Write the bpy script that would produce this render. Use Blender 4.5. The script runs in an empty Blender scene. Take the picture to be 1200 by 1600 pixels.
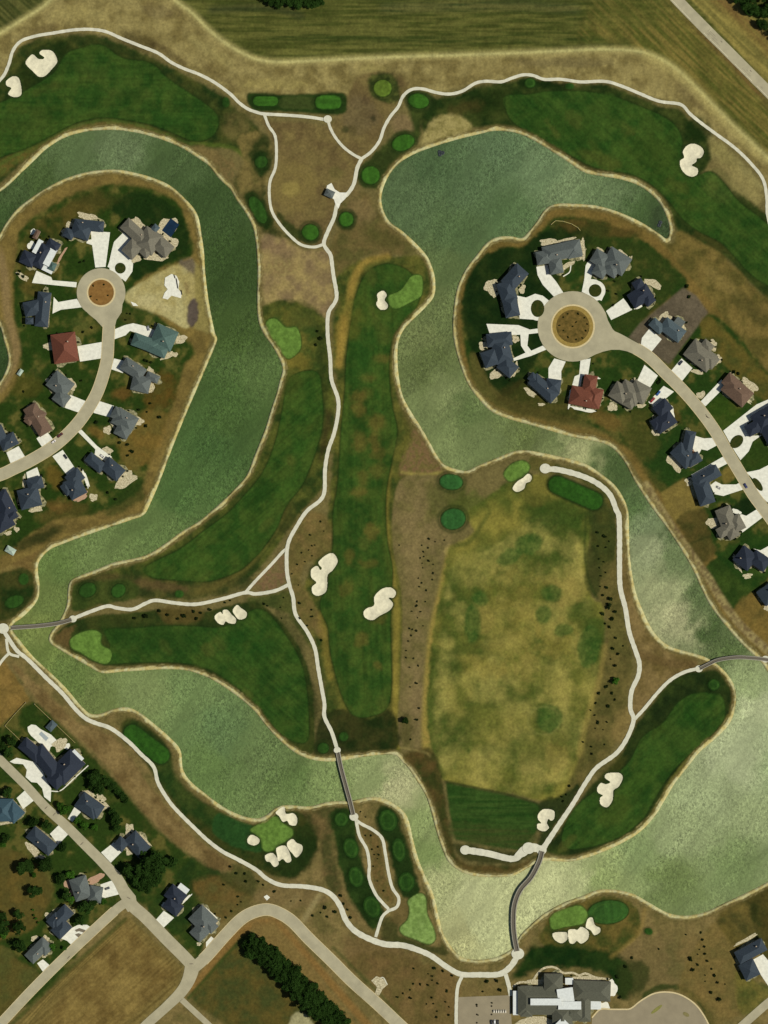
import bpy, bmesh, math, random
import numpy as np
from mathutils import Vector, Matrix
random.seed(7)
R = math.radians
S = 0.6            # metres per survey unit (all plan coordinates below are in survey units, x east, y south)
K = 1.30           # scene response: rendered linear value of a flat, sunlit surface of albedo 1
SCN = bpy.context.scene

# ------------------------------------------------------------------ camera, sky, sun
cam_d = bpy.data.cameras.new("camera"); cam = bpy.data.objects.new("camera", cam_d)
SCN.collection.objects.link(cam); SCN.camera = cam
CAMH = 2600.0
cam.location = (0, 0, CAMH); cam.rotation_euler = (0, 0, 0)
cam_d.sensor_fit = 'VERTICAL'; cam_d.angle = 2*math.atan(480.0/CAMH)
cam_d.clip_start = 10; cam_d.clip_end = 20000
SUN_EL = 51.0; SUN_AZ = 98.0      # azimuth clockwise from north
w = bpy.data.worlds.new("World"); SCN.world = w; w.use_nodes = True
nt = w.node_tree; nt.nodes.clear()
sky = nt.nodes.new('ShaderNodeTexSky'); sky.sky_type = 'NISHITA'; sky.sun_disc = False
sky.sun_elevation = R(SUN_EL); sky.sun_rotation = R(SUN_AZ)
bg = nt.nodes.new('ShaderNodeBackground'); bg.inputs[1].default_value = 0.06
wo = nt.nodes.new('ShaderNodeOutputWorld')
nt.links.new(sky.outputs[0], bg.inputs[0]); nt.links.new(bg.outputs[0], wo.inputs[0])
sd = bpy.data.lights.new("sun", 'SUN'); sun = bpy.data.objects.new("sun", sd); SCN.collection.objects.link(sun)
sd.energy = 4.75; sd.angle = R(0.5); sd.color = (1.0, 0.955, 0.87)
dirv = Vector((math.sin(R(SUN_AZ))*math.cos(R(SUN_EL)), math.cos(R(SUN_AZ))*math.cos(R(SUN_EL)), math.sin(R(SUN_EL))))
sun.rotation_euler = dirv.to_track_quat('Z', 'Y').to_euler(); sun.location = dirv*500
SCN.view_settings.view_transform = 'Standard'; SCN.view_settings.look = 'None'
SCN.view_settings.exposure = 0.13; SCN.view_settings.gamma = 1

# ------------------------------------------------------------------ helpers
def W(x, y, z=0.0): return ((x-600.0)*S, (800.0-y)*S, z)
def lin(c):
    a = np.asarray(c, float)/255.0
    return np.where(a <= 0.04045, a/12.92, ((a+0.055)/1.055)**2.4)
def alb(c): return np.clip(lin(c)/K, 0.002, 0.85)
def tag(o, label=None, cat=None, group=None, kind=None):
    if label: o['label'] = label
    if cat: o['category'] = cat
    if group: o['group'] = group
    if kind: o['kind'] = kind
    return o
def link(o, parent=None):
    SCN.collection.objects.link(o)
    if parent: o.parent = parent
    return o
def mesh_obj(name, V, F, mat, parent=None, loc=None, smooth=False):
    me = bpy.data.meshes.new(name); me.from_pydata([tuple(v) for v in V], [], [tuple(f) for f in F])
    me.materials.append(mat); me.update()
    if smooth:
        for p in me.polygons: p.use_smooth = True
    o = bpy.data.objects.new(name, me)
    if loc is not None: o.location = loc
    return link(o, parent)
def empty(name, loc, rz=0.0):
    o = bpy.data.objects.new(name, None); o.location = loc; o.rotation_euler = (0, 0, rz)
    o.empty_display_size = 1; return link(o)
def catmull(P, step=2.0, closed=False):
    P = [np.array(p[:2], float) for p in P]; n = len(P); out = []
    rng = range(n) if closed else range(n-1)
    for i in rng:
        if closed: a, b, c, d = P[(i-1) % n], P[i], P[(i+1) % n], P[(i+2) % n]
        else:
            b, c = P[i], P[i+1]; a = P[i-1] if i > 0 else 2*b-c; d = P[i+2] if i+2 < n else 2*c-b
        k = max(1, int(np.linalg.norm(c-b)/step))
        for j in range(k):
            t = j/k
            out.append(0.5*((2*b)+(-a+c)*t+(2*a-5*b+4*c-d)*t*t+(-a+3*b-3*c+d)*t**3))
    if not closed: out.append(P[-1])
    return np.array(out)

# ------------------------------------------------------------------ survey raster (1 unit cells) used for land cover and heights
M = 60; NX, NY = 1200+2*M, 1600+2*M
def noise(cell, seed, octv=2, aniso=1.0, ang=0.0, nx=NX, ny=NY):
    """smooth value noise in 0..1, mean .5, cells in survey units"""
    out = np.zeros((ny, nx)); amp = 1.0; tot = 0
    ys, xs = np.mgrid[0:ny, 0:nx].astype(np.float32)
    ca, sa = math.cos(R(ang)), math.sin(R(ang))
    u0 = (xs*ca+ys*sa)/aniso; v0 = -xs*sa+ys*ca
    for o in range(octv):
        rs = np.random.RandomState(seed*13+o); g = rs.rand(257, 257).astype(np.float32); g[:, 256] = g[:, 0]; g[256] = g[0]
        u = (u0/cell+500) % 256; v = (v0/cell+500) % 256
        iu = u.astype(int); iv = v.astype(int); fu = u-iu; fv = v-iv
        fu = fu*fu*(3-2*fu); fv = fv*fv*(3-2*fv); iu %= 256; iv %= 256
        n = (g[iv, iu]*(1-fu)+g[iv, iu+1]*fu)*(1-fv)+(g[iv+1, iu]*(1-fu)+g[iv+1, iu+1]*fu)*fv
        out += n*amp; tot += amp; amp *= 0.55; cell = cell/2.1
    out /= tot
    return np.clip((out-0.5)*1.7+0.5, 0, 1)
def box(a, r, ax):
    r = int(r)
    if r < 1: return a
    pw = [(0, 0), (0, 0)]; pw[ax] = (r+1, r)
    c = np.cumsum(np.pad(a, pw, mode='edge'), axis=ax)
    return (c[2*r+1:, :]-c[:-2*r-1, :])/(2*r+1) if ax == 0 else (c[:, 2*r+1:]-c[:, :-2*r-1])/(2*r+1)
def blur(a, s):
    r = max(0, int(round(s)))
    for _ in range(3): a = box(box(a, r, 0), r, 1)
    return a
def pblur(a, s):
    q = int(round(s*0.62))
    for _ in range(2): a = box(box(a, q, 0), q, 1)
    return a
SS = 3
def raster(poly, pad=0):
    """antialiased polygon mask -> (y0,y1,x0,x1,mask) in raster indices"""
    P = np.array(poly, float)+M
    x0 = max(0, int(P[:, 0].min())-pad-1); x1 = min(NX, int(P[:, 0].max())+pad+2)
    y0 = max(0, int(P[:, 1].min())-pad-1); y1 = min(NY, int(P[:, 1].max())+pad+2)
    h, wd = y1-y0, x1-x0
    acc = np.zeros((h, wd+1))
    A = P; B = np.roll(P, -1, axis=0)
    for j in range(h*SS):
        y = y0+(j+0.5)/SS-0.5
        c = (A[:, 1] <= y) != (B[:, 1] <= y)
        if not c.any(): continue
        a, b = A[c], B[c]
        xs = np.sort(a[:, 0]+(y-a[:, 1])*(b[:, 0]-a[:, 0])/(b[:, 1]-a[:, 1]))+0.5-x0
        row = j//SS
        for k in range(0, len(xs)-1, 2):
            s, e = max(0, xs[k]), min(wd, xs[k+1])
            if e <= s: continue
            i0, i1 = int(s), int(e)
            if i0 == i1: acc[row, i0] += e-s
            else:
                acc[row, i0] += i0+1-s; acc[row, i0+1:i1] += 1
                acc[row, i1] += e-i1
    return y0, y1, x0, x1, acc[:, :wd]/SS
def rline(pts, width, pad=0):
    P = np.array(pts, float)+M; r = width/2+1.5
    x0 = max(0, int(P[:, 0].min()-r)-pad-1); x1 = min(NX, int(P[:, 0].max()+r)+pad+2)
    y0 = max(0, int(P[:, 1].min()-r)-pad-1); y1 = min(NY, int(P[:, 1].max()+r)+pad+2)
    D = np.full((max(0, y1-y0), max(0, x1-x0)), 1e3)
    for a, b in zip(P[:-1], P[1:]):
        ax0 = max(x0, int(min(a[0], b[0])-r-1)); ax1 = min(x1, int(max(a[0], b[0])+r+2))
        ay0 = max(y0, int(min(a[1], b[1])-r-1)); ay1 = min(y1, int(max(a[1], b[1])+r+2))
        if ax1 <= ax0 or ay1 <= ay0: continue
        ys, xs = np.mgrid[ay0:ay1, ax0:ax1]; d = b-a; L = max(d@d, 1e-6)
        t = np.clip(((xs-a[0])*d[0]+(ys-a[1])*d[1])/L, 0, 1)
        dd = np.hypot(xs-a[0]-t*d[0], ys-a[1]-t*d[1])
        v = D[ay0-y0:ay1-y0, ax0-x0:ax1-x0]; np.minimum(v, dd, out=v)
    return y0, y1, x0, x1, np.clip(width/2+0.5-D, 0, 1)
def rdist(pts, r, y0, y1, x0, x1):
    P = np.array(pts, float)+M; D = np.full((y1-y0, x1-x0), 99.0)
    for a, b in zip(P[:-1], P[1:]):
        ax0 = max(x0, int(min(a[0], b[0])-r)); ax1 = min(x1, int(max(a[0], b[0])+r+1)); ay0 = max(y0, int(min(a[1], b[1])-r)); ay1 = min(y1, int(max(a[1], b[1])+r+1))
        if ax1 <= ax0 or ay1 <= ay0: continue
        ys, xs = np.mgrid[ay0:ay1, ax0:ax1]; d = b-a; L = max(d@d, 1e-6)
        t = np.clip(((xs-a[0])*d[0]+(ys-a[1])*d[1])/L, 0, 1); v = D[ay0-y0:ay1-y0, ax0-x0:ax1-x0]
        np.minimum(v, np.hypot(xs-a[0]-t*d[0], ys-a[1]-t*d[1]), out=v)
    return D
N_edge = noise(9, 3, 3)-0.5; N_big = noise(46, 5, 3); N_mid = noise(17, 8, 3); N_fine = noise(4.5, 9, 2)
N_row = noise(3.2, 21, 2, 16, 0); N_diag = noise(3.0, 22, 2, 18, 44); N_adiag = noise(3.0, 23, 2, 18, -41); N_vert = noise(4.5, 24, 2, 14, 88)
NS = dict(big=N_big, mid=N_mid, fine=N_fine, row=N_row, diag=N_diag, adiag=N_adiag, vert=N_vert)
COL = np.zeros((NY, NX, 3)); COL[:] = lin((104, 90, 54))
def _apply(m, c1, soft, amt, c2, tex, rough, pw=1.0):
    y0, y1, x0, x1, k = m
    if k.size == 0: return
    k = pblur(k, soft)
    if rough: k = np.clip(k+N_edge[y0:y1, x0:x1]*rough*4*k*(1-k), 0, 1)
    k = (k*amt)[..., None]
    c = lin(c1)[None, None, :]
    if c2 is not None:
        t = NS[tex][y0:y1, x0:x1]; t = np.clip((t-0.5)*1.5+0.5, 0, 1)**pw
        c = c*(1-t[..., None])+lin(c2)*t[..., None]
    COL[y0:y1, x0:x1] = COL[y0:y1, x0:x1]*(1-k)+c*k
def poly(pts, c1, soft=2, amt=1.0, c2=None, tex='mid', rough=1.0, smooth=True, pw=1.0):
    P = catmull(pts, 4, True) if smooth else pts
    _apply(raster(P, int(soft*3+2)), c1, soft, amt, c2, tex, rough, pw)
def line(pts, width, c1, soft=0, amt=1.0, c2=None, tex='fine', rough=0.0):
    _apply(rline(catmull(pts, 4), width, int(soft*3+2)), c1, soft, amt, c2, tex, rough)
def ell(cx, cy, a, b, ang=0, n=28):
    ca, sa = math.cos(R(ang)), math.sin(R(ang))
    return [(cx+a/2*math.cos(t)*ca-b/2*math.sin(t)*sa, cy+a/2*math.cos(t)*sa+b/2*math.sin(t)*ca) for t in [2*math.pi*i/n for i in range(n)]]
def cap(x0, y0, x1, y1, wd, n=8):
    a = math.atan2(y1-y0, x1-x0); r = wd/2; L = math.hypot(x1-x0, y1-y0)
    ux, uy = math.cos(a), math.sin(a); p = []
    for i in range(n+1):
        t = a-math.pi/2+math.pi*i/n; p.append((x1-ux*r+r*math.cos(t), y1-uy*r+r*math.sin(t)))
    for i in range(n+1):
        t = a+math.pi/2+math.pi*i/n; p.append((x0+ux*r+r*math.cos(t), y0+uy*r+r*math.sin(t)))
    return p
def blob(cx, cy, a, b, ang, c1, soft=4, amt=0.8, c2=None, tex='mid', rough=1.0):
    poly(ell(cx, cy, a, b, ang), c1, soft, amt, c2, tex, rough, False)

# ------------------------------------------------------------------ plan data: shoreline
WATER = [(-75,330),(-40,312),(0,297),(33,267),(53,248),(72,230),(100,213),(130,204),(160,201),(183,201),(213,205),(240,212),(267,221),(290,232),(310,245),(327,257),(343,277),(360,293),(370,310),(383,328),(395,350),(400,370),
(403,400),(404,433),(403,467),(405,500),(413,520),(427,540),(438,560),(443,577),(438,597),(433,617),(425,640),(417,667),(407,693),(398,715),(387,743),(370,763),(350,783),(331,800),(310,817),(283,833),(260,850),(233,867),(207,875),(180,880),(150,892),(123,902),(110,910),(107,927),(106,943),(100,960),(90,977),(80,990),(78,1002),(93,1013),(117,1027),(140,1040),(160,1050),(187,1048),(217,1046),(253,1044),(287,1045),(313,1052),(337,1063),(360,1078),(380,1093),(400,1111),
(417,1133),(440,1157),(463,1175),(487,1185),(510,1188),(533,1187),(560,1182),(590,1178),(617,1178),(630,1190),(640,1200),(653,1220),(667,1243),(675,1267),(683,1297),(693,1327),(703,1347),(720,1360),(740,1367),(767,1369),(800,1367),(820,1357),(837,1348),(853,1343),(877,1345),(900,1343),(933,1333),(967,1318),(997,1300),(1020,1277),(1037,1250),(1053,1223),(1073,1198),(1093,1173),(1120,1150),(1140,1127),(1148,1100),(1147,1077),(1137,1057),(1120,1040),(1100,1028),(1073,1020),(1047,1012),(1027,997),(1013,977),(1002,953),(993,930),(987,903),(983,873),(981,833),(980,800),
(973,780),(960,760),(940,743),(917,728),(887,718),(850,710),(820,705),(800,708),(777,717),(750,728),(730,737),(713,735),(693,727),(680,710),(667,687),(653,663),(637,638),(627,617),(621,587),(619,557),(621,533),(630,513),(647,495),(667,475),(677,460),(678,437),(673,417),(665,400),(647,380),(627,362),(607,347),(597,328),(594,310),(598,290),(610,267),(627,250),(650,237),(683,225),(717,215),(750,207),(773,202),(800,204),(820,210),(843,222),(867,237),(890,252),(913,267),(940,273),(970,278),(997,287),(1017,300),(1033,317),(1043,337),(1048,357),(1045,374),(1041,376),
(1030,367),(1000,348),(967,333),(933,323),(900,320),(870,320),(853,328),(840,347),(827,363),(815,374),(800,371),(777,372),(760,382),(747,398),(730,420),(717,447),(711,477),(709,513),(713,543),(722,573),(733,600),(750,623),(770,642),(800,654),(833,663),(867,673),(900,682),(933,688),(953,695),(967,707),(980,725),(993,750),(1010,777),(1025,799),(1043,823),(1063,853),(1083,887),(1097,917),(1110,943),(1130,970),(1153,997),(1173,1017),(1190,1033),(1202,1050),(1230,1085),(1280,1110),(1280,1340),
(1230,1362),(1200,1380),(1167,1397),(1133,1413),(1100,1428),(1067,1433),(1040,1427),(1013,1412),(987,1398),(957,1392),(933,1393),(910,1402),(880,1413),(850,1430),(830,1447),(814,1463),(806,1478),(797,1487),(777,1497),(747,1502),(720,1497),(703,1480),(690,1457),(683,1430),(675,1397),(663,1370),(652,1343),(643,1310),(638,1287),(630,1270),(613,1257),(593,1248),(573,1248),(550,1253),(513,1255),(483,1262),(453,1260),(433,1263),(417,1275),(400,1281),(373,1275),(347,1262),(320,1242),(297,1223),(284,1203),(280,1173),(263,1153),(240,1133),(217,1115),(197,1107),(177,1110),(157,1117),(140,1117),(123,1102),(103,1078),(77,1052),(50,1027),(30,1003),(17,985),(20,973),(37,960),(56,938),(60,917),(57,893),(60,875),(77,857),(100,847),(133,835),(167,823),(200,812),(222,804),(230,792),(247,753),(267,700),(283,660),(300,620),(320,573),(337,532),(334,522),(328,493),(322,457),(318,417),(317,397),(313,367),(307,337),(293,317),(267,293),(240,280),(213,272),(187,267),(160,267),(133,271),(103,280),(73,295),(50,310),(27,328),(10,350),(0,367),(-30,410),(-75,450)]
WATER2 = [(-75,480),(-20,490),(0,507),(7,530),(13,550),(14,567),(7,587),(0,598),(-25,625),(-75,650)]
sh1 = catmull(WATER, 3, True); sh2 = catmull(WATER2, 3, True)
shore_lines = [np.vstack([sh1, sh1[:1]]), np.vstack([sh2, sh2[:1]])]
WM = np.zeros((NY, NX))
for s in (sh1, sh2):
    y0, y1, x0, x1, m = raster(s); WM[y0:y1, x0:x1] = np.maximum(WM[y0:y1, x0:x1], m)
LAND = 1-WM
for s in shore_lines:
    y0, y1, x0, x1, m = rline(s, 3.0); LAND[y0:y1, x0:x1] = np.maximum(LAND[y0:y1, x0:x1], m)

# ------------------------------------------------------------------ plan data: fairways, greens, tees, bunkers
FAIRWAYS = {
 'north_west': [(-70,175),(0,160),(45,138),(85,112),(102,85),(130,74),(160,70),(190,90),(235,98),(262,122),(300,148),(333,172),(342,190),(335,210),(320,219),(300,220),(275,210),(240,196),(200,188),(160,184),(120,192),(80,212),(40,232),(0,246),(-70,275)],
 'west_curve': [(455,588),(475,580),(497,582),(503,610),(505,655),(497,695),(483,735),(470,762),(448,790),(430,830),(408,860),(380,888),(355,900),(320,909),(267,906),(236,902),(224,890),(240,878),(280,858),(320,828),(355,802),(385,770),(412,735),(430,690),(441,640),(446,610)],
 'centre': [(607,412),(633,420),(652,440),(655,470),(635,500),(615,525),(608,573),(613,633),(621,673),(613,717),(604,767),(603,810),(606,850),(613,885),(612,930),(610,980),(612,1033),(611,1085),(603,1108),(588,1117),(563,1121),(545,1110),(530,1075),(516,1020),(512,980),(500,945),(515,900),(520,840),(520,800),(527,760),(532,683),(538,617),(541,560),(549,500),(558,455),(577,422)],
 'south_west': [(165,984),(200,982),(250,978),(300,978),(345,980),(375,966),(400,951),(422,961),(450,997),(471,1037),(480,1083),(483,1140),(480,1158),(466,1161),(440,1148),(412,1117),(390,1092),(362,1068),(335,1050),(300,1038),(250,1035),(200,1036),(165,1036),(172,1012)],
 'south_east': [(1128,1088),(1105,1082),(1080,1085),(1057,1100),(1035,1130),(1003,1152),(983,1190),(945,1225),(905,1255),(885,1285),(878,1313),(890,1327),(933,1321),(973,1305),(1007,1277),(1028,1240),(1052,1205),(1087,1170),(1117,1143),(1133,1118)],
 'north_east': [(790,150),(827,147),(867,142),(917,143),(957,150),(993,163),(1033,180),(1056,197),(1066,217),(1065,240),(1070,270),(1090,275),(1110,267),(1133,287),(1153,313),(1183,337),(1210,357),(1270,390),(1270,480),(1215,455),(1175,430),(1145,398),(1125,378),(1093,362),(1067,343),(1047,317),(1020,290),(985,272),(935,264),(895,245),(855,222),(820,203),(800,190),(790,170)],
}
GREENS = [
 ('light green putting green beside the west channel below the brown rough', [(417,503),(430,498),(447,512),(463,512),(470,530),(468,547),(453,560),(443,555),(430,537),(418,520)]),
 ('light green putting green at the head of the central fairway beside a small bunker', [(608,462),(627,453),(643,432),(658,432),(660,450),(657,463),(640,473),(620,482),(610,478),(607,468)]),
 ('pale green putting green on the point east of the western footbridge', [(110,1000),(123,990),(143,985),(157,990),(158,1007),(173,1017),(173,1030),(165,1037),(147,1032),(127,1020),(112,1012)]),
 ('putting green ringed by several white bunkers on the south west shore', [(400,1290),(430,1275),(443,1287),(457,1297),(455,1308),(437,1320),(430,1327),(417,1331),(410,1325),(407,1313),(398,1303),(391,1297)]),
 ('boot shaped pale practice green between the forked path and the south basin', [(638,1407),(655,1396),(665,1403),(667,1427),(677,1450),(680,1467),(670,1475),(650,1468),(630,1460),(625,1450),(637,1437),(640,1420)]),
 ('oval putting green above a row of bunkers north of the clubhouse', [(860,1433),(873,1423),(903,1415),(915,1422),(918,1433),(910,1443),(883,1448),(865,1452),(860,1445)]),
 ('small light green putting green at the north edge of the driving range', [(788,738),(800,725),(817,720),(827,728),(823,740),(810,748),(798,752),(790,747)]),
]
TEES = [(415,158,40,15,0),(513,160,42,22,0),(598,138,28,26,0),(654,158,32,22,10),(630,223,36,24,-20),(579,274,28,28,0),(541,343,22,22,0),(485,363,26,24,20),(408,253,18,20,60),(403,328,46,20,62),
 (22,940,30,18,-20),(37,905,16,18,0),(137,922,27,21,-25),(185,923,23,19,-40),(280,928,14,12,0),(505,1169,17,16,0),(537,1151,14,14,0),
 (705,753,36,24,5),(708,811,38,32,-10),(1115,1070,18,17,0),(533,1280,21,22,0),(548,1325,22,32,-15),(556,1370,22,32,-15),(581,1417,25,34,-20),(606,1282,28,34,-15),(623,1328,20,36,-8),(635,1378,25,30,0),
 (828,130,17,15,0),(890,135,14,10,0),(950,1425,64,36,-6),(1013,1455,14,11,20),(353,160,12,16,0)]
TEE_LABEL = ['wide rectangular tee at the west end of the northern tee strip','wide rectangular tee at the east end of the northern tee strip','round tee just above the bend of the northern cart path','oval tee just below the bend of the northern cart path',
 'oval tee leaning north east between the cart path and the sand beach','round tee close to the west tip of the northern lake','small round tee east of the path below the shelter','round tee inside the bottom of the path loop','small tee on the west side of the path loop','long slanted tee between the west channel and the path loop',
 'oval tee near the west edge above the western footbridge','small faint round tee above the oval one near the western footbridge','oval tee just east of the channel mouth by the western footbridge','second tilted oval tee east of the western footbridge','faint tiny round tee above the bunkers of the western path','small round tee left of the north end of the middle footbridge','faint round green spot right of the north end of the middle footbridge',
 'bluish green oval target at the north west corner of the driving range','large round bluish green target left of the upper driving range','small round tee near the east footbridge','small round tee beside the south end of the middle footbridge','second oval tee down the west branch of the forked path','third oval tee down the west branch of the forked path','lowest oval tee on the west branch of the forked path','large round tee at the top of the east branch of the forked path','narrow upright oval tee midway on the east branch of the forked path','round tee just above the boot shaped practice green',
 'small round tee in the dark rough under the northern path','faint small tee right of the round one under the northern path','broad dark green oval apron right of the clubhouse putting green','tiny green oval in the brown ground east of the clubhouse green','tiny tee in dark rough at the north west path']
LONGTEES = [(858,752,940,788,27,'long capsule shaped tee inside the north east corner of the range'),(196,1138,262,1188,27,'long capsule shaped tee on the south west bank')]
def z3(ox, oy, L): return [(ox+a/3.0, oy+b/3.0) for a, b in L]
BUNKERS = [
 ('large notched white bunker near the north west corner', z3(0,0,[(120,290),(150,255),(178,275),(200,277),(207,268),(185,250),(200,234),(245,240),(268,285),(245,320),(210,355),(180,358),(155,335),(130,312)])),
 ('smaller kidney bunker left below the large notched one', z3(0,0,[(28,380),(60,357),(88,368),(100,420),(95,447),(68,455),(38,440),(52,412),(32,402)])),
 ('curled white bunker alone on the north east fairway', z3(800,0,[(800,710),(820,682),(850,673),(885,688),(898,712),(885,738),(866,742),(862,758),(842,775),(868,790),(868,815),(845,828),(815,818),(792,790),(786,755),(806,738)])),
 ('small white bunker left of the central head green', z3(400,400,[(568,178),(595,162),(612,182),(602,205),(617,228),(610,248),(582,250),(563,225),(570,205)])),
 ('long lobed bunker on the left edge of the central fairway', z3(400,800,[(258,270),(285,252),(300,270),(308,262),(292,235),(330,200),(362,194),(382,230),(360,270),(335,295),(333,340),(325,375),(290,392),(265,380),(262,350),(282,330),(259,305)])),
 ('slanting lobed bunker on the right of the central fairway', z3(400,800,[(503,470),(520,450),(552,437),(555,395),(590,360),(630,353),(655,375),(645,400),(622,403),(642,430),(625,460),(580,485),(545,506),(512,495)])),
 ('wide left bunker of the pair under the western path', z3(0,800,[(1005,490),(1030,468),(1043,478),(1045,460),(1065,458),(1085,480),(1105,500),(1100,522),(1072,520),(1057,512),(1045,528),(1020,518)])),
 ('narrow right bunker of the pair under the western path', z3(0,800,[(1090,460),(1110,435),(1130,450),(1155,470),(1150,495),(1120,503),(1100,482)])),
 ('bunker below the small green at the range north edge', z3(800,400,[(5,1080),(25,1055),(50,1040),(75,1020),(92,1035),(85,1055),(65,1065),(55,1090),(25,1105),(5,1095)])),
 ('tall lobed bunker on the south east fairway', z3(800,1200,[(398,95),(415,70),(440,75),(460,65),(435,45),(445,25),(500,22),(518,45),(500,85),(475,105),(470,150),(445,182),(415,170),(412,140),(425,128),(403,115)])),
 ('upright bunker where the range tee path meets the cart path', z3(800,1200,[(123,215),(150,192),(195,200),(197,235),(183,246),(170,238),(163,258),(172,280),(150,296),(120,285),(118,262),(137,258),(122,240)])),
 ('left bunker under the green north of the clubhouse', z3(800,1200,[(190,775),(215,768),(255,770),(258,800),(235,820),(210,812),(193,795)])),
 ('wide middle bunker under the green north of the clubhouse', z3(800,1200,[(262,762),(288,754),(305,757),(325,743),(357,765),(355,800),(325,822),(303,810),(288,822),(268,815)])),
 ('upper right bunker beside the green north of the clubhouse', z3(800,1200,[(345,735),(355,705),(375,700),(388,735),(412,750),(410,770),(385,782),(368,760),(347,748)])),
 ('bunker touching the shore above the south west green', z3(400,1200,[(92,206),(130,180),(140,213),(175,212),(193,238),(185,268),(158,265),(145,247),(125,250),(108,225)])),
 ('right bunker of the trio below the south west green', z3(400,1200,[(145,350),(170,332),(190,350),(215,362),(215,390),(190,418),(170,400),(150,375)])),
 ('middle bunker of the trio below the south west green', z3(400,1200,[(95,375),(130,362),(150,380),(165,430),(145,442),(125,425),(105,435),(98,405)])),
 ('left bunker of the trio below the south west green', z3(400,1200,[(42,410),(75,397),(98,420),(105,450),(85,462),(65,440),(48,435)])),
 ('small lone bunker at the left tip of the south west green', z3(0,1200,[(1160,330),(1180,312),(1213,330),(1213,350),(1190,362),(1162,352)])),
]

# ------------------------------------------------------------------ land cover painting (grass kinds, dry turf, bare soil)
TAN=(132,114,72); DRY=(112,94,58); BROWN=(92,70,42); OLV=(74,74,34); DG=(28,48,14); DG2=(42,60,20); FG=(34,66,22); FG2=(50,80,28); GOLD=(128,110,54); RED=(104,80,56)
# north band
poly([(-70,-70),(110,-70),(83,0),(60,14),(30,33),(0,52),(-70,95)],(58,62,28),2,1,(88,84,44),'diag',.6,False)
poly([(255,-70),(273,0),(300,22),(327,47),(353,68),(377,82),(400,92),(433,97),(483,95),(550,92),(683,87),(800,83),(900,80),(987,79),(1020,87),(1053,105),(1083,132),(1117,167),(1150,200),(1200,247),(1270,310),(1270,-70)],(66,68,28),3,1,(94,90,44),'row',.8,False)
poly([(900,60),(990,78),(1053,105),(1083,132),(1117,167),(1150,200),(1270,310),(1270,230),(1200,165),(1045,0),(960,-60)],(78,78,32),8,1,(112,96,48),'diag',.8,False)
line([(420,55),(620,62),(860,60),(980,66)],14,(44,58,22),5,.55,(84,82,38),'row')
line([(600,12),(800,8),(900,14)],16,(62,66,44),6,.6,(86,80,52),'row')
poly([(380,30),(300,-20),(300,-60),(1100,-60),(1010,40),(700,38),(480,45)],(60,66,26),10,.4,(92,88,42),'row')
line([(330,15),(420,12),(470,25)],12,(44,50,30),5,.6)
poly([(1062,-20),(1130,-20),(1270,120),(1270,210)],(108,96,50),2,1,(134,116,62),'diag',.4,False)
poly([(1092,-20),(1120,-20),(1260,115),(1260,150)],(110,78,46),5,.7,(100,82,42),'diag',.4,False)
line([(1040,-10),(1200,160),(1260,225)],13,(112,80,48),4,.7,(96,86,42),'diag')
# levee
poly([(-70,95),(0,52),(33,32),(83,0),(110,-70),(255,-70),(273,0),(327,47),(377,82),(433,97),(550,92),(800,83),(987,79),(1053,105),(1117,167),(1200,247),(1270,310),(1270,420),(1205,345),(1192,280),(1147,230),(1090,188),(1063,163),(997,145),(943,127),(850,124),(800,122),(743,130),(683,145),(643,140),(540,150),(400,175),(360,147),(287,107),(190,60),(113,47),(53,57),(20,80),(0,125),(-70,180)],(138,120,76),2,1,(108,92,54),'mid',.6,False)
blob(120,22,90,24,0,(146,128,80),8,.6); blob(60,52,80,14,-20,(96,78,48),5,.5); blob(215,65,60,26,25,(70,58,30),7,.7); blob(265,85,70,14,30,(78,62,36),5,.6)
blob(250,18,60,20,10,(96,80,56),8,.4); blob(430,132,110,14,0,(144,126,76),5,.6); blob(330,80,90,16,35,(142,126,80),6,.5); blob(340,118,80,12,35,(90,74,44),5,.4); blob(585,108,50,14,0,(146,130,78),6,.5)
blob(1020,115,90,26,25,(134,116,72),8,.5); blob(1080,150,60,18,45,(96,80,50),6,.5); blob(880,98,160,14,0,(98,84,56),5,.5); blob(1110,230,90,22,38,(138,124,78),6,.6); blob(1150,255,120,14,45,(144,130,84),4,.5)
for L in ([(-40,75),(0,52),(33,32),(67,10),(90,-10)],[(262,-20),(273,0),(300,20),(327,47),(353,68),(377,82),(400,92),(433,97),(483,95),(550,92),(617,89),(683,87),(750,85),(800,83),(867,80),(933,77),(987,79),(1020,87),(1053,105),(1083,132),(1117,167),(1150,200),(1200,247),(1250,290)]):
    line(L,12,(152,136,88),3,.6); line(L,3.4,(182,168,114),1,.7)
line([(1010,88),(1053,112),(1083,140),(1117,175),(1150,208),(1195,250)],14,(158,140,88),4,.5)
# north west fairway surrounds
poly([(-70,150),(-10,128),(8,118),(18,95),(36,72),(60,62),(113,55),(160,58),(188,68),(215,80),(240,92),(265,105),(300,122),(345,148),(372,172),(395,190),(412,215),(420,240),(400,262),(385,250),(360,232),(330,232),(300,228),(262,212),(225,198),(160,193),(120,197),(80,218),(45,245),(0,285),(-70,320)],(36,52,19),3,1,(70,70,30),'mid',1)
poly([(95,62),(150,60),(215,84),(262,110),(330,150),(370,178),(362,200),(300,228),(240,205),(270,150),(180,95)],(30,44,16),5,.75,(50,56,22),'mid',1)
poly([(10,160),(30,110),(60,75),(105,65),(120,90),(80,130),(40,155)],(28,42,12),5,.8)
poly([(0,250),(60,225),(115,198),(175,188),(240,200),(290,226),(240,208),(175,197),(120,204),(70,228),(30,255),(0,275)],(104,86,40),3,.7,(80,82,34),'fine')
line([(-10,262),(50,228),(110,200),(160,188),(210,193),(260,212),(300,226)],5,(66,84,32),2,.6)
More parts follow.
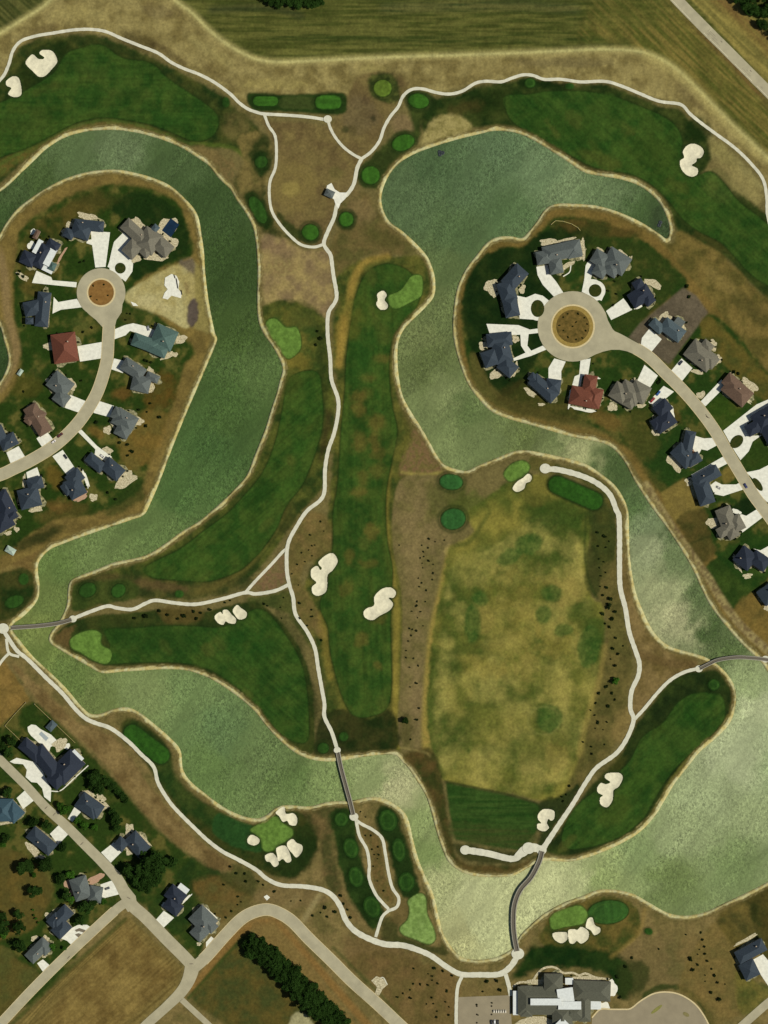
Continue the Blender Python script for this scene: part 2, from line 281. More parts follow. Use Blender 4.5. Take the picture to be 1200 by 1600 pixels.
line([(300,222),(330,226),(365,232),(390,255),(400,285)],6,(84,96,36),2,.6)
blob(330,245,70,22,25,(110,90,54),5,.8); blob(355,265,50,30,50,(116,94,58),6,.8,(90,78,46),'fine')
blob(372,195,46,50,20,(60,60,28),7,.7,(98,84,48),'mid')
# ground between north paths (dry rough)
poly([(395,182),(430,190),(480,192),(515,195),(530,170),(545,145),(560,120),(600,112),(640,135),(615,175),(600,210),(570,250),(550,290),(520,350),(505,385),(460,375),(425,335),(418,300),(430,240),(415,200)],(112,94,56),3,1,(96,78,48),'mid',.6)
blob(460,290,70,80,0,(128,108,60),10,.5,(110,92,52),'fine'); blob(455,295,30,24,0,(142,122,66),4,.5); blob(560,180,60,60,0,(100,84,58),9,.6); blob(630,195,44,30,30,(116,92,66),5,.6)
blob(538,203,12,12,0,(52,56,26),3,.7); blob(552,203,12,18,0,(76,66,34),4,.5); blob(577,178,30,16,0,(84,68,44),4,.5); blob(583,185,10,10,0,(40,40,22),2,.7); blob(572,157,16,14,0,(76,58,40),4,.5)
blob(525,270,26,20,0,(92,84,44),4,.5); blob(610,130,60,40,20,(64,52,30),10,.25)
blob(760,110,120,14,-8,(130,112,70),5,.5)
# west side of the loop: rough with tees
poly([(372,215),(395,205),(418,215),(428,240),(420,270),(414,300),(420,335),(440,362),(470,380),(450,388),(415,365),(400,345),(383,315),(365,285),(380,255)],(52,56,24),4,.9,(110,92,52),'mid',1)
poly([(396,240),(412,236),(420,255),(412,275),(400,270)],(26,46,14),3,.9)
poly([(382,305),(400,300),(420,330),(428,352),(415,358),(395,345)],(24,44,12),3,.85)
poly([(432,330),(450,345),(470,358),(490,348),(502,362),(495,380),(470,378),(445,362)],(36,50,16),4,.85)
# south part of dry ground
poly([(407,370),(440,372),(480,392),(512,392),(520,430),(520,470),(508,500),(490,478),(455,468),(420,480),(410,460),(406,420)],(118,96,68),4,1,(138,116,74),'mid',.8)
blob(440,418,60,26,0,(146,126,78),6,.6,(120,98,62),'fine'); blob(430,385,50,16,0,(122,94,72),6,.5)
poly([(525,310),(545,300),(570,300),(595,330),(625,365),(650,388),(640,400),(600,398),(570,400),(545,420),(530,440),(520,420),(515,390),(530,350)],(104,86,50),4,1,(84,76,40),'mid',.8)
blob(600,372,60,24,20,(68,66,30),7,.6); blob(562,330,50,40,0,(116,94,62),8,.6); blob(545,300,40,40,0,(112,92,58),8,.5)
poly([(530,332),(545,328),(557,340),(552,356),(535,358),(527,345)],(26,46,14),3,.9)
# rough around north tees
poly([(388,146),(440,148),(500,146),(538,146),(542,165),(536,178),(500,178),(440,174),(396,172)],(40,56,20),1,1,(28,46,14),'mid',.5)
poly([(440,152),(490,152),(490,170),(440,168)],(62,70,32),2,.8)
poly([(580,118),(600,112),(618,120),(625,145),(618,160),(600,158),(582,150),(576,130)],(40,54,20),3,.85,(70,76,32),'fine')
poly([(634,150),(650,143),(672,148),(680,160),(668,172),(660,190),(655,215),(640,235),(610,262),(598,290),(575,294),(560,285),(560,265),(580,245),(605,222),(625,205),(645,205),(640,180)],(34,50,16),3,.9,(52,64,24),'mid',.8)
# dark rough of the north east hole, sand beach
poly([(680,155),(720,148),(745,136),(790,130),(820,122),(855,128),(900,134),(940,131),(985,146),(1030,165),(1062,172),(1085,196),(1105,215),(1110,245),(1105,262),(1085,285),(1120,262),(1150,285),(1170,310),(1200,335),(1270,370),(1270,520),(1210,480),(1170,440),(1130,400),(1080,375),(1055,355),(1040,315),(1000,282),(940,268),(900,252),(860,228),(825,207),(790,198),(740,200),(700,205),(660,205),(662,180)],(31,46,15),3,1,(58,64,26),'mid',.8)
poly([(667,200),(680,185),(700,178),(720,182),(738,200),(715,212),(690,220),(665,228),(655,230)],(150,132,84),3,.95,(120,106,62),'fine')
blob(770,160,90,40,-10,(26,40,10),10,.7); blob(850,132,90,10,2,(18,34,8),3,.8); blob(725,168,60,18,-10,(70,60,28),7,.6); blob(1090,205,40,40,0,(24,40,10),7,.8)
poly([(850,215),(900,247),(940,266),(990,280),(1030,308),(1048,340),(1052,370),(1035,325),(1000,290),(940,275),(895,257),(860,234)],(40,42,18),2,.8)
blob(1130,285,60,60,40,(130,112,70),8,.55); blob(1165,290,70,30,50,(132,116,72),7,.8); blob(1130,240,60,20,45,(118,104,60),6,.6); blob(1165,320,60,12,45,(40,50,18),4,.7)
poly([(1048,380),(1060,362),(1085,372),(1120,392),(1150,420),(1180,450),(1215,480),(1260,530),(1260,640),(1200,580),(1150,530),(1110,490),(1080,450),(1050,415),(1010,390),(960,352),(900,338),(860,336),(880,326),(950,335),(1005,356)],(112,92,48),4,1,(82,72,34),'mid',.9)
blob(1170,480,80,26,42,(64,60,28),8,.6); blob(1125,440,70,20,38,(126,104,58),6,.6); blob(1110,375,70,18,25,(70,64,28),6,.6)
# central corridor
poly([(407,480),(440,470),(480,478),(508,500),(515,540),(520,600),(525,640),(515,700),(505,760),(480,790),(455,820),(430,860),(390,905),(350,925),(300,935),(240,935),(190,938),(150,945),(115,955),(110,920),(150,897),(210,880),(260,858),(310,822),(370,770),(410,700),(430,640),(445,590),(430,545),(408,505)],(44,56,21),3,1,(80,80,33),'mid',1)
poly([(425,485),(460,480),(485,500),(500,540),(498,580),(460,590),(445,565),(425,530)],(58,72,28),6,.8,(92,86,36),'mid')
blob(463,565,50,26,10,(120,100,42),7,.6); blob(475,500,50,30,20,(66,70,30),8,.6); blob(500,540,12,60,0,(40,50,20),5,.5); blob(470,530,20,30,0,(104,92,40),5,.5)
poly([(118,905),(160,895),(220,900),(300,912),(370,900),(400,905),(380,922),(300,935),(230,935),(170,942),(120,955)],(48,54,24),4,.8,(80,72,36),'mid')
blob(250,915,90,16,8,(92,70,44),5,.6); blob(160,905,50,16,-12,(76,64,34),5,.6)
poly([(112,915),(205,908),(210,935),(150,945),(112,955)],(52,66,24),4,.7)
blob(440,470+340,40,60,20,(78,70,34),7,.4)
line([(440,800),(418,840),(395,875),(360,905),(310,925)],12,(92,80,38),4,.6); line([(460,790),(430,840),(395,885),(350,915)],3,(44,52,20),1,.6)
poly([(520,440),(548,415),(580,402),(620,400),(655,400),(672,430),(670,462),(650,490),(620,515),(614,560),(617,600),(630,645),(650,690),(665,720),(640,740),(625,760),(615,800),(615,860),(625,900),(632,1000),(630,1100),(625,1175),(560,1175),(530,1160),(510,1120),(505,1060),(490,1000),(470,960),(470,930),(490,880),(505,830),(515,780),(520,700),(530,640),(522,570),(520,500),(530,470)],(54,64,25),4,1,(92,86,37),'mid',.9)
line([(605,402),(570,412),(552,440),(545,480),(535,530),(530,570)],12,(150,118,56),4,.65); blob(532,520,16,60,8,(140,112,50),5,.6)
blob(505,470+115,16,100,0,(46,54,20),6,.5); blob(508,680,14,90,10,(58,48,24),5,.7)
blob(598,425,60,40,0,(70,76,32),6,.6)
line([(606,735),(601,790),(604,850),(612,900),(620,960),(618,1040),(618,1130),(622,1165)],11,(126,108,48),3,.8)
line([(632,640),(650,690),(630,740)],16,(80,72,34),5,.6)
poly([(640,690),(652,668),(668,695),(685,722),(715,740),(690,745),(640,745),(625,735)],(116,88,60),3,.95,(98,84,46),'fine')
line([(628,738),(660,742),(690,738)],5,(136,120,62),2,.7)
# brown rough strip between fairway and range
poly([(628,748),(690,748),(700,790),(705,840),(695,870),(680,920),(668,990),(662,1080),(664,1150),(672,1170),(625,1170),(624,1080),(628,1000),(628,930),(617,870),(613,810)],(114,96,62),2,1,(98,86,50),'mid',.5)
blob(645,850,36,90,0,(120,100,66),10,.6); blob(650,1085,24,70,0,(122,100,68),8,.6)
blob(635,1140,20,60,0,(62,60,26),6,.6)
line([(704,868),(690,930),(677,990),(670,1060),(666,1130),(668,1190)],14,(150,124,62),3,.85,(126,108,50),'fine')
blob(703,862,16,18,0,(150,128,74),3,.7)
# dry mound left (between fork paths)
poly([(470,812),(500,800),(520,830),(515,865),(480,880),(470,905),(490,940),(505,975),(510,1000),(480,980),(462,950),(455,905),(450,870)],(112,90,52),3,.95,(92,80,42),'mid',.6)
poly([(398,905),(425,882),(445,868),(448,905),(430,920),(400,925)],(116,88,62),2,.9,(100,84,52),'fine')
poly([(385,935),(430,928),(455,925),(465,960),(500,1020),(510,1060),(500,1070),(495,1030),(470,990),(450,960),(420,950),(395,945)],(78,78,36),3,.9,(50,60,24),'mid')
blob(510,1010,14,120,-8,(124,104,46),5,.6); blob(480,1110,40,80,0,(24,38,10),8,.7); blob(455,1000,30,100,-25,(44,52,20),8,.5)
poly([(500,1120),(540,1110),(580,1122),(612,1110),(622,1170),(560,1178),(520,1178),(490,1178)],(26,38,12),4,.9,(46,46,20),'mid')
# rough round south west hole
poly([(82,998),(105,975),(150,962),(200,958),(260,952),(320,955),(380,942),(410,945),(450,985),(480,1040),(490,1100),(490,1175),(460,1168),(430,1140),(400,1105),(360,1073),(310,1045),(250,1038),(180,1042),(130,1030),(95,1012)],(38,50,18),2,1,(56,60,24),'mid',.8)
poly([(82,1000),(100,982),(118,978),(112,992),(108,1012),(92,1010)],(94,74,42),3,.9)
poly([(110,1015),(150,1042),(200,1042),(280,1036),(340,1052),(400,1098),(395,1104),(355,1074),(310,1052),(280,1042),(200,1045),(150,1046)],(24,38,12),2,.8)
poly([(250,950),(310,948),(320,962),(300,975),(260,972)],(90,72,36),5,.7)
# driving range
poly([(700,862),(690,915),(678,975),(670,1050),(668,1130),(680,1195),(700,1222),(800,1240),(850,1252),(885,1240),(920,1175),(935,1090),(945,1030),(943,950),(925,930),(922,860),(928,810),(900,775),(855,745),(800,750),(765,775),(730,800),(740,830),(712,850)],(66,76,28),4,1,(120,108,48),'big',.8,True,1.2)
N_r = noise(26, 31, 4); NS['rng'] = N_r
poly([(712,870),(690,960),(680,1050),(678,1130),(700,1210),(850,1240),(905,1170),(930,1060),(920,930),(905,850),(850,800),(780,850)],(68,78,30),8,.6,(146,130,70),'rng',.8)
blob(800,960,110,150,10,(132,112,52),22,.42,(96,90,36),'mid'); blob(770,1130,120,80,0,(98,92,40),16,.35); blob(870,1000,60,60,0,(140,118,56),14,.45); blob(755,1040,80,30,20,(132,112,52),10,.4); blob(850,1165,90,50,-20,(92,88,36),12,.5)
blob(730,790,60,40,-25,(76,84,32),8,.7); blob(700,780,60,70,0,(70,74,30),10,.6); blob(860,800,110,50,10,(46,66,22),12,.7)
random.seed(17)
for _ in range(70):
    px, py = random.uniform(690,930), random.uniform(860,1215)
    blob(px, py, random.uniform(14,44), random.uniform(12,50), random.uniform(-30,30), random.choice([(140,124,62),(134,112,58),(56,72,26),(62,76,30),(120,112,50),(150,132,72)]), random.uniform(4,9), random.uniform(.15,.36))
line([(765,800),(735,845),(712,852)],6,(34,56,20),3,.6)
for (a, b, c, d, e) in [(862,928,34,26,0),(920,1010,34,66,10),(738,975,26,62,0),(858,1122,40,46,20),(826,850,46,32,-10),(850,960,24,30,0),(750,935,26,24,0),(880,985,30,20,0),(700+95,870,40,24,-30)]:
    blob(a, b, c, d, e, (42,74,26), 4, .7, (64,84,34), 'fine')
line(ell(850,1126,50,44,0)[:27],2,(118,112,60),1,.6)
poly([(822,760),(850,738),(860,752),(850,790),(830,790),(812,775)],(96,88,38),5,.6)
poly([(928,800),(945,790),(962,830),(966,880),(970,930),(978,980),(990,1040),(982,1080),(980,1125),(950,1180),(910,1228),(882,1240),(900,1200),(915,1150),(930,1080),(945,1010),(945,950),(925,925),(920,880)],(100,86,46),3,.95,(76,70,34),'mid',.7)
poly([(920,780),(950,765),(962,800),(963,860),(950,880),(930,875),(922,830)],(40,54,20),4,.85,(58,60,24),'mid')
poly([(916,860),(934,860),(940,900),(930,935),(916,915)],(52,56,24),4,.8); line([(915,800),(914,870),(922,912),(934,936)],3,(36,50,18),1,.7)
line([(945,1010),(935,1065),(918,1120),(905,1180)],9,(136,114,60),3,.6); blob(960,990,26,60,0,(92,84,42),6,.6); blob(975,1130,30,60,20,(126,102,60),7,.6)
poly([(835,712),(870,725),(915,738),(950,758),(965,790),(960,800),(935,775),(900,748),(850,738),(825,730)],(62,66,28),3,.9,(88,78,38),'mid')
poly([(696,1222),(800,1244),(842,1256),(850,1275),(838,1300),(812,1328),(760,1320),(712,1312),(702,1270)],(36,60,20),1,1,(52,72,28),'row',.3,False)
poly([(706,1285),(830,1300),(812,1328),(712,1312)],(66,68,32),5,.7,(44,60,22),'row')
line([(696,1221),(800,1243),(840,1256)],3,(26,42,14),1,.9)
poly([(840,1255),(882,1240),(905,1225),(890,1260),(868,1290),(850,1320),(838,1325),(850,1285)],(30,44,16),4,.9)
poly([(672,1170),(690,1215),(705,1310),(720,1345),(760,1352),(810,1350),(845,1332),(845,1345),(800,1365),(740,1365),(705,1345),(690,1300),(680,1260),(660,1225),(640,1195),(628,1180)],(84,66,34),3,1,(52,54,22),'mid',.6)
poly([(712,1318),(800,1332),(835,1330),(800,1350),(730,1345)],(40,46,18),3,.8)
line([(627,1168),(665,1176),(672,1182)],3,(138,120,72),1,.5)
# south east hole surrounds
poly([(1060,1052),(1092,1048),(1122,1046),(1142,1068),(1145,1098),(1133,1130),(1095,1168),(1065,1200),(1040,1240),(1012,1285),(970,1312),(900,1337),(862,1335),(853,1325),(880,1290),(920,1232),(965,1185),(995,1130),(1030,1085)],(28,40,14),3,1,(44,54,20),'mid',.7)
poly([(1142,1110),(1120,1145),(1085,1172),(1052,1210),(1030,1250),(1005,1288),(960,1316),(900,1340),(960,1322),(1012,1292),(1040,1250),(1070,1203),(1110,1160),(1148,1125)],(96,92,38),2,.8)
blob(955,1200,60,30,-45,(70,66,26),8,.5)
poly([(985,870),(990,930),(1010,980),(1040,1015),(1085,1028),(1085,1045),(1050,1062),(1010,1100),(990,1120),(990,1080),(1000,1040),(985,985),(972,930),(970,870)],(98,80,44),2,1,(116,94,58),'mid',.5)
line([(995,1020),(1040,1035),(1085,1040)],12,(92,70,42),4,.5)
# south bank
poly([(15,985),(30,1005),(77,1055),(123,1105),(140,1120),(180,1112),(215,1118),(262,1155),(280,1178),(285,1205),(320,1245),(400,1284),(435,1266),(520,1258),(590,1252),(628,1275),(640,1310),(660,1370),(680,1440),(700,1485),(720,1500),(800,1490),(830,1450),(910,1405),(990,1402),(1065,1437),(1200,1385),(1270,1350),(1270,1670),(-70,1670),(-70,1010)],(118,98,60),1,1,(94,82,46),'mid',.3)
blob(1010,1500,200,90,10,(108,88,56),20,.6); blob(740,1560,120,60,0,(108,88,52),14,.5); blob(600,1500,140,60,20,(102,78,48),12,.6); blob(450,1400,120,40,0,(112,90,58),10,.6)
poly([(188,1132),(215,1125),(262,1165),(272,1210),(300,1240),(360,1275),(395,1290),(430,1265),(470,1268),(500,1290),(488,1340),(460,1370),(420,1365),(370,1345),(320,1310),(280,1268),(250,1225),(215,1175)],(34,48,16),3,1,(58,58,24),'mid',.7)
line([(205,1140),(250,1185),(268,1225),(300,1258),(345,1288),(385,1312)],26,(36,56,20),5,.75,(54,66,26),'mid')
poly([(332,1285),(345,1270),(370,1280),(395,1292),(405,1315),(410,1330),(390,1330),(360,1320),(335,1305)],(36,66,28),1,.9)
poly([(470,1290),(495,1300),(490,1345),(455,1370),(430,1355)],(30,44,14),5,.8)
poly([(470,1265),(530,1260),(520,1290),(520,1340),(540,1400),(560,1440),(530,1410),(505,1370),(500,1320),(480,1280)],(100,80,48),4,.8,(58,58,28),'mid')
poly([(517,1268),(545,1262),(555,1290),(562,1330),(575,1370),(592,1405),(600,1430),(585,1452),(570,1440),(545,1400),(530,1350),(520,1300)],(28,46,14),3,1,(40,56,20),'mid')
poly([(590,1262),(615,1262),(625,1290),(640,1330),(650,1370),(655,1395),(640,1405),(625,1395),(612,1350),(605,1320),(592,1300)],(32,48,16),3,1)
poly([(562,1290),(585,1300),(597,1330),(602,1370),(615,1400),(612,1412),(592,1395),(582,1370),(582,1330),(570,1310)],(106,84,48),1,1,(84,72,38),'fine',.3)
poly([(600,1440),(625,1430),(625,1462),(680,1478),(690,1470),(680,1440),(672,1400),(662,1392),(690,1460),(700,1490),(660,1485),(600,1470)],(46,52,20),3,.8)
poly([(622,1412),(640,1410),(635,1440),(610,1440)],(102,82,48),4,.6)
line([(500,1398),(485,1420),(475,1438)],8,(140,122,84),3,.7); line([(465,1400),(440,1425),(420,1420)],8,(120,102,66),4,.5)
poly([(842,1462),(868,1425),(905,1408),(950,1400),(985,1410),(1000,1430),(998,1460),(960,1490),(920,1500),(880,1490),(850,1480)],(60,66,26),4,1,(96,80,38),'mid')
poly([(815,1500),(830,1480),(870,1475),(920,1482),(950,1485),(970,1495),(990,1530),(975,1560),(960,1545),(940,1520),(870,1512),(830,1520),(800,1530)],(18,40,10),5,1,(34,50,16),'mid')
line([(1007,1420),(1000,1455),(975,1480),(955,1495)],6,(136,108,56),3,.5)
poly([(965,1520),(985,1500),(1015,1510),(1010,1540),(975,1560)],(44,52,20),5,.8)
blob(1075,1500,70,80,0,(84,78,42),14,.6); blob(1095,1520,50,130,-20,(126,98,60),12,.5)
# south west yards and fields
poly([(-70,1180),(0,1130),(40,1100),(60,1100),(120,1160),(170,1210),(240,1290),(300,1340),(330,1370),(345,1400),(330,1430),(300,1500),(200,1410),(60,1560),(-70,1600),(-70,1440)],(42,58,18),3,1,(84,78,36),'mid',.8,True,3.5)
poly([(-70,1385),(0,1325),(50,1345),(80,1380),(75,1420),(50,1450),(0,1470),(-70,1480)],(100,80,38),5,.9,(78,68,32),'mid')
poly([(30,1130),(60,1100),(130,1165),(175,1215),(240,1290),(225,1300),(170,1250),(120,1220),(60,1165)],(38,54,16),5,.7)
poly([(230,1420),(260,1390),(310,1330),(345,1360),(345,1395),(310,1420),(290,1455),(265,1450)],(34,52,18),4,.95,(46,58,20),'mid')
poly([(300,1380),(350,1370),(395,1400),(380,1420),(340,1440),(320,1415)],(98,76,38),5,.9,(84,74,38),'mid')
poly([(345,1360),(370,1352),(400,1372),(395,1400),(355,1385)],(54,58,24),5,.7)
poly([(-70,1040),(0,1035),(12,1040),(45,1090),(40,1098),(5,1130),(-70,1190)],(128,98,50),2,.9,(108,84,42),'mid')
poly([(18,1038),(70,1080),(118,1125),(180,1155),(240,1235),(300,1305),(360,1350),(345,1362),(290,1330),(230,1275),(160,1190),(110,1145),(60,1098)],(100,78,46),4,.9,(122,98,62),'mid')
poly([(-70,1480),(0,1478),(30,1500),(65,1535),(0,1600),(-70,1670)],(88,76,36),3,.95,(74,72,34),'mid')
poly([(200,1432),(285,1512),(278,1545),(225,1592),(150,1665),(-40,1665),(20,1605),(110,1515)],(116,96,54),2,1,(98,80,42),'adiag',.4,False)
poly([(195,1440),(272,1515),(262,1540),(120,1660),(30,1660),(110,1540)],(100,74,38),10,.5,(130,104,58),'mid',.5,False)
for q in range(5): line([(196-q*3,1440+q*5),(100-q*3,1530+q*5),(0,1632+q*6)],1.5,(140,112,62) if q % 2 else (72,64,28),0,.4)
line([(196,1436),(100,1522),(0,1618)],6,(66,70,28),2,.7)
poly([(300,1560),(340,1500),(378,1452),(395,1462),(450,1540),(540,1620),(400,1660),(350,1600)],(88,74,34),3,1,(62,64,30),'mid',.5)
line([(300,1545),(345,1490),(385,1450),(420,1440),(445,1455),(560,1585),(600,1630)],12,(124,90,48),3,.8); line([(294,1560),(345,1502),(380,1465)],5,(52,64,24),2,.8)
poly([(395,1455),(420,1440),(440,1452),(540,1580),(580,1640),(540,1640),(470,1560)],(116,92,52),4,.8)
poly([(455,1590),(470,1582),(490,1600),(500,1640),(440,1640)],(150,138,104),2,.9)
poly([(545,1500),(600,1490),(680,1510),(715,1530),(712,1600),(640,1640),(600,1560)],(106,82,48),5,.8,(90,74,40),'mid')
line([(520,1480),(560,1520),(600,1560),(640,1610)],5,(64,70,30),2,.6)
poly([(1008,1560),(1035,1546),(1070,1552),(1100,1585),(1115,1640),(1125,1640),(1110,1580),(1075,1545),(1035,1538),(1005,1552)],(38,54,18),2,.8)
poly([(1110,1600),(1095,1570),(1060,1545),(1080,1490),(1130,1430),(1155,1480),(1175,1540),(1195,1550),(1150,1590)],(112,90,48),4,.7,(94,80,42),'mid')
poly([(1120,1435),(1175,1400),(1270,1370),(1270,1480),(1200,1500),(1180,1470),(1150,1480)],(96,80,36),4,.8,(58,56,24),'mid')
poly([(1168,1410),(1200,1390),(1270,1380),(1270,1500),(1215,1520),(1190,1465)],(32,42,14),5,.85,(70,60,26),'mid')
poly([(1150,1520),(1180,1535),(1200,1540),(1200,1562),(1160,1585)],(62,72,28),4,.8,(104,92,42),'mid')
poly([(-70,900),(0,890),(30,885),(52,880),(55,925),(40,950),(20,968),(-70,980)],(32,48,16),4,1,(62,60,26),'mid')
poly([(-70,870),(0,868),(60,835),(120,815),(220,790),(225,800),(130,832),(75,852),(58,875),(55,900),(30,888),(-70,910)],(106,84,46),3,1,(120,100,56),'mid')
poly([(-70,960),(0,968),(20,975),(15,985),(0,1000),(-70,1040)],(84,72,36),3,.9)
# west island
poly([(-70,455),(0,372),(30,333),(75,300),(130,276),(190,272),(260,296),(300,330),(312,400),(316,455),(330,525),(285,640),(245,740),(225,795),(130,828),(60,860),(0,890),(-70,920),(-70,660),(0,605),(22,575),(20,540),(8,505),(-70,470)],(120,98,52),1,1,(98,80,42),'mid',.4)
poly([(25,400),(35,355),(80,322),(130,298),(190,288),(250,300),(283,325),(297,370),(297,400),(210,450),(300,540),(288,570),(270,630),(235,720),(215,770),(150,802),(80,815),(0,870),(-70,900),(-70,700),(0,630),(28,590),(30,540),(20,480)],(38,56,16),3,1,(88,82,38),'mid',.8,True,3.5)
poly([(40,370),(75,335),(130,315),(140,335),(100,370),(90,430),(60,460),(30,450)],(36,50,16),5,.7,(80,66,28),'mid')
poly([(175,330),(200,300),(250,308),(285,340),(295,390),(255,415),(210,435),(195,400),(210,350)],(24,42,12),4,.9); poly([(90,330),(150,300),(170,320),(130,340)],(80,68,30),6,.7)
blob(150,310,80,20,0,(60,58,24),6,.5)
line([(0,400),(8,440),(12,490),(22,530),(25,550),(15,580),(0,605),(-30,630)],14,(124,100,66),3,.9)
line([(-20,372),(0,392)],12,(120,96,60),4,.6)
poly([(203,458),(235,432),(297,408),(318,430),(325,480),(330,520),(300,512),(250,490),(202,475)],(128,112,66),3,.95)
poly([(200,455),(240,432),(275,415),(300,425),(304,465),(294,512),(255,494),(200,472)],(164,148,104),1,1,(146,128,82),'mid',.3)
poly([(280,410),(300,405),(305,430),(295,425)],(96,82,72),3,.8); blob(301,489,17,46,4,(82,68,64),2,.95); blob(240,475,60,20,20,(176,158,116),6,.5)
blob(292,450,8,20,-15,(120,100,64),2,.8)
poly([(200,735),(185,690),(200,660),(240,640),(265,650),(240,715),(228,725)],(122,92,44),6,.75,(98,80,38),'mid'); blob(250,610,50,60,20,(104,72,30),8,.7,(70,60,24),'mid'); blob(190,615,30,20,0,(110,74,36),5,.6)
blob(150,675,30,16,30,(116,84,40),4,.6); blob(55,520,40,30,-20,(44,60,18),5,.6); blob(100,800,90,24,-12,(88,72,34),7,.6); blob(72,535+55,60,24,0,(36,54,18),6,.7); blob(40,605,50,40,0,(84,72,28),7,.5)
blob(60,840,90,20,-20,(24,38,12),7,.8); blob(130,510,50,20,20,(72,76,34),5,.5); blob(145,515,30,12,-30,(98,84,40),3,.5); blob(200,500,30,16,20,(72,66,30),4,.7)
blob(90,790,40,20,0,(110,76,38),6,.5); blob(85,745,24,40,-20,(112,84,36),5,.6)
poly([(205,760),(225,750),(222,780),(190,800),(165,800)],(44,56,20),5,.7)
# east island
poly([(712,480),(722,440),(748,402),(778,377),(812,378),(845,350),(858,330),(900,326),(960,336),(1020,366),(1060,410),(1110,470),(1200,580),(1270,650),(1270,1130),(1195,1030),(1130,960),(1085,880),(1020,780),(965,700),(900,680),(800,652),(755,622),(722,565)],(114,90,46),1,1,(96,78,38),'mid',.4)
poly([(722,500),(728,445),(755,405),(785,388),(822,385),(845,360),(870,340),(920,342),(980,362),(1030,395),(1075,445),(1040,470),(1010,500),(1030,560),(1110,490),(1200,580),(1270,650),(1270,1080),(1200,960),(1150,900),(1100,850),(1070,790),(1020,740),(980,700),(930,672),(850,655),(790,640),(748,610),(728,560)],(36,56,17),3,1,(80,76,34),'mid',.8,True,4.0)
poly([(722,500),(726,450),(750,405),(785,388),(815,388),(850,360),(900,350),(880,400),(870,470),(840,560),(790,620),(760,600),(742,560)],(18,36,10),4,.95,(30,44,14),'mid')
poly([(732,560),(745,555),(775,610),(850,640),(900,655),(960,680),(920,675),(850,660),(780,642),(745,612)],(100,86,44),4,.6)
poly([(775,620),(840,590),(900,640),(900,660),(820,648)],(64,56,24),5,.6); blob(945,655,60,24,30,(104,78,38),6,.7)
poly([(855,352),(900,342),(960,352),(1000,368),(960,372),(900,365)],(92,70,34),4,.7,(40,46,16),'mid')
poly([(905,375),(1000,380),(1060,440),(1000,510),(960,525),(960,440),(915,440)],(48,56,20),6,.6)
blob(905,375,40,30,0,(26,40,12),5,.7)
poly([(982,527),(1000,505),(1068,449),(1088,462),(1107,488),(1075,530),(1045,570),(1020,553)],(98,84,68),1,1,(84,72,58),'mid',.2,False)
poly([(1110,495),(1200,585),(1270,650),(1270,690),(1190,625),(1150,590),(1120,560),(1095,530)],(98,82,36),4,.9,(66,66,28),'mid')
poly([(1000,680),(1050,660),(1080,720),(1060,770),(1030,770),(1000,720)],(34,56,18),5,.7); poly([(970,650),(1010,640),(1030,700),(1000,720),(975,690)],(88,74,34),6,.4)
poly([(1033,770),(1068,747),(1090,765),(1090,790),(1105,790),(1056,816),(1042,800)],(120,100,50),1,1,(108,90,46),'mid',.3,False)
poly([(1060,810),(1100,795),(1110,840),(1120,860),(1095,880),(1070,840)],(84,70,34),4,.9,(58,56,24),'mid')
poly([(1100,890),(1155,850),(1210,840),(1260,900),(1200,900),(1150,950),(1125,930)],(30,54,16),2,.95,(48,66,22),'mid')
poly([(1150,950),(1185,925),(1270,950),(1270,1080),(1200,1010),(1170,980)],(114,90,44),3,.9,(88,74,36),'mid')
poly([(1100,640),(1130,620),(1160,650),(1150,680),(1120,672)],(48,66,18),3,.8); blob(1050,650,30,20,30,(86,66,30),5,.6); poly([(1130,735),(1142,728),(1150,745),(1132,756)],(110,92,44),1,.9)
poly([(1150,700),(1180,690),(1210,690),(1210,720),(1180,735),(1160,725)],(44,60,18),3,.9)
poly([(1140,795),(1180,775),(1200,800),(1160,810)],(16,32,10),4,.8)
for L in ([(1055,860),(1090,845),(1120,835)],[(1045,700),(1085,720)],): line(L,3,(26,42,14),2,.5)
line([(1010,758),(1030,792),(1060,838),(1090,880),(1108,905),(1128,938),(1160,980),(1215,1030)],13,(112,92,62),2,.9,(136,118,78),'fine')
line([(845,700),(900,702),(960,722),(985,770),(990,820)],5,(96,78,48),2,.5)
# fairways, greens and tees turf
SE_DIR = {'north_west':'row','west_curve':'adiag','centre':'vert','south_west':'diag','south_east':'adiag','north_east':'diag'}
FW_MASK = {}
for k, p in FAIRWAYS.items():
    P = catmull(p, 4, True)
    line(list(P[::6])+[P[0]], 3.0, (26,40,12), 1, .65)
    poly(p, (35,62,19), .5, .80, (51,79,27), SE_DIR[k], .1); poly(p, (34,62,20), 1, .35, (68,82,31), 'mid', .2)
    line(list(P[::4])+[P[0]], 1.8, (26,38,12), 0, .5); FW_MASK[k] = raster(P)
blob(40,190,80,40,-20,(62,70,28),12,.35); blob(140,110,80,16,20,(52,66,26),6,.35); blob(70,140,60,14,-20,(74,70,30),6,.3); blob(200,145,90,16,5,(64,74,30),7,.3); blob(270,185,60,20,0,(44,76,26),6,.4)
blob(870,195,120,40,20,(26,54,14),14,.5); blob(1020,240,90,50,20,(54,66,22),14,.35); blob(940,250,80,18,20,(86,82,34),6,.35); blob(1060,290,40,20,30,(76,74,30),8,.4); blob(1080,320,60,14,20,(66,74,28),6,.4)
random.seed(41)
for (a, b) in [(572,615),(588,660),(560,640),(562,690),(590,710),(568,745),(590,735),(575,590),(560,770),(595,560),(585,690),(575,880),(540,920),(590,960),(545,870),(565,1000),(590,1040),(560,620),(580,830)]:
    blob(a, b, random.uniform(14,30), random.uniform(10,34), 0, (112,88,42), 5, random.uniform(.25,.5))
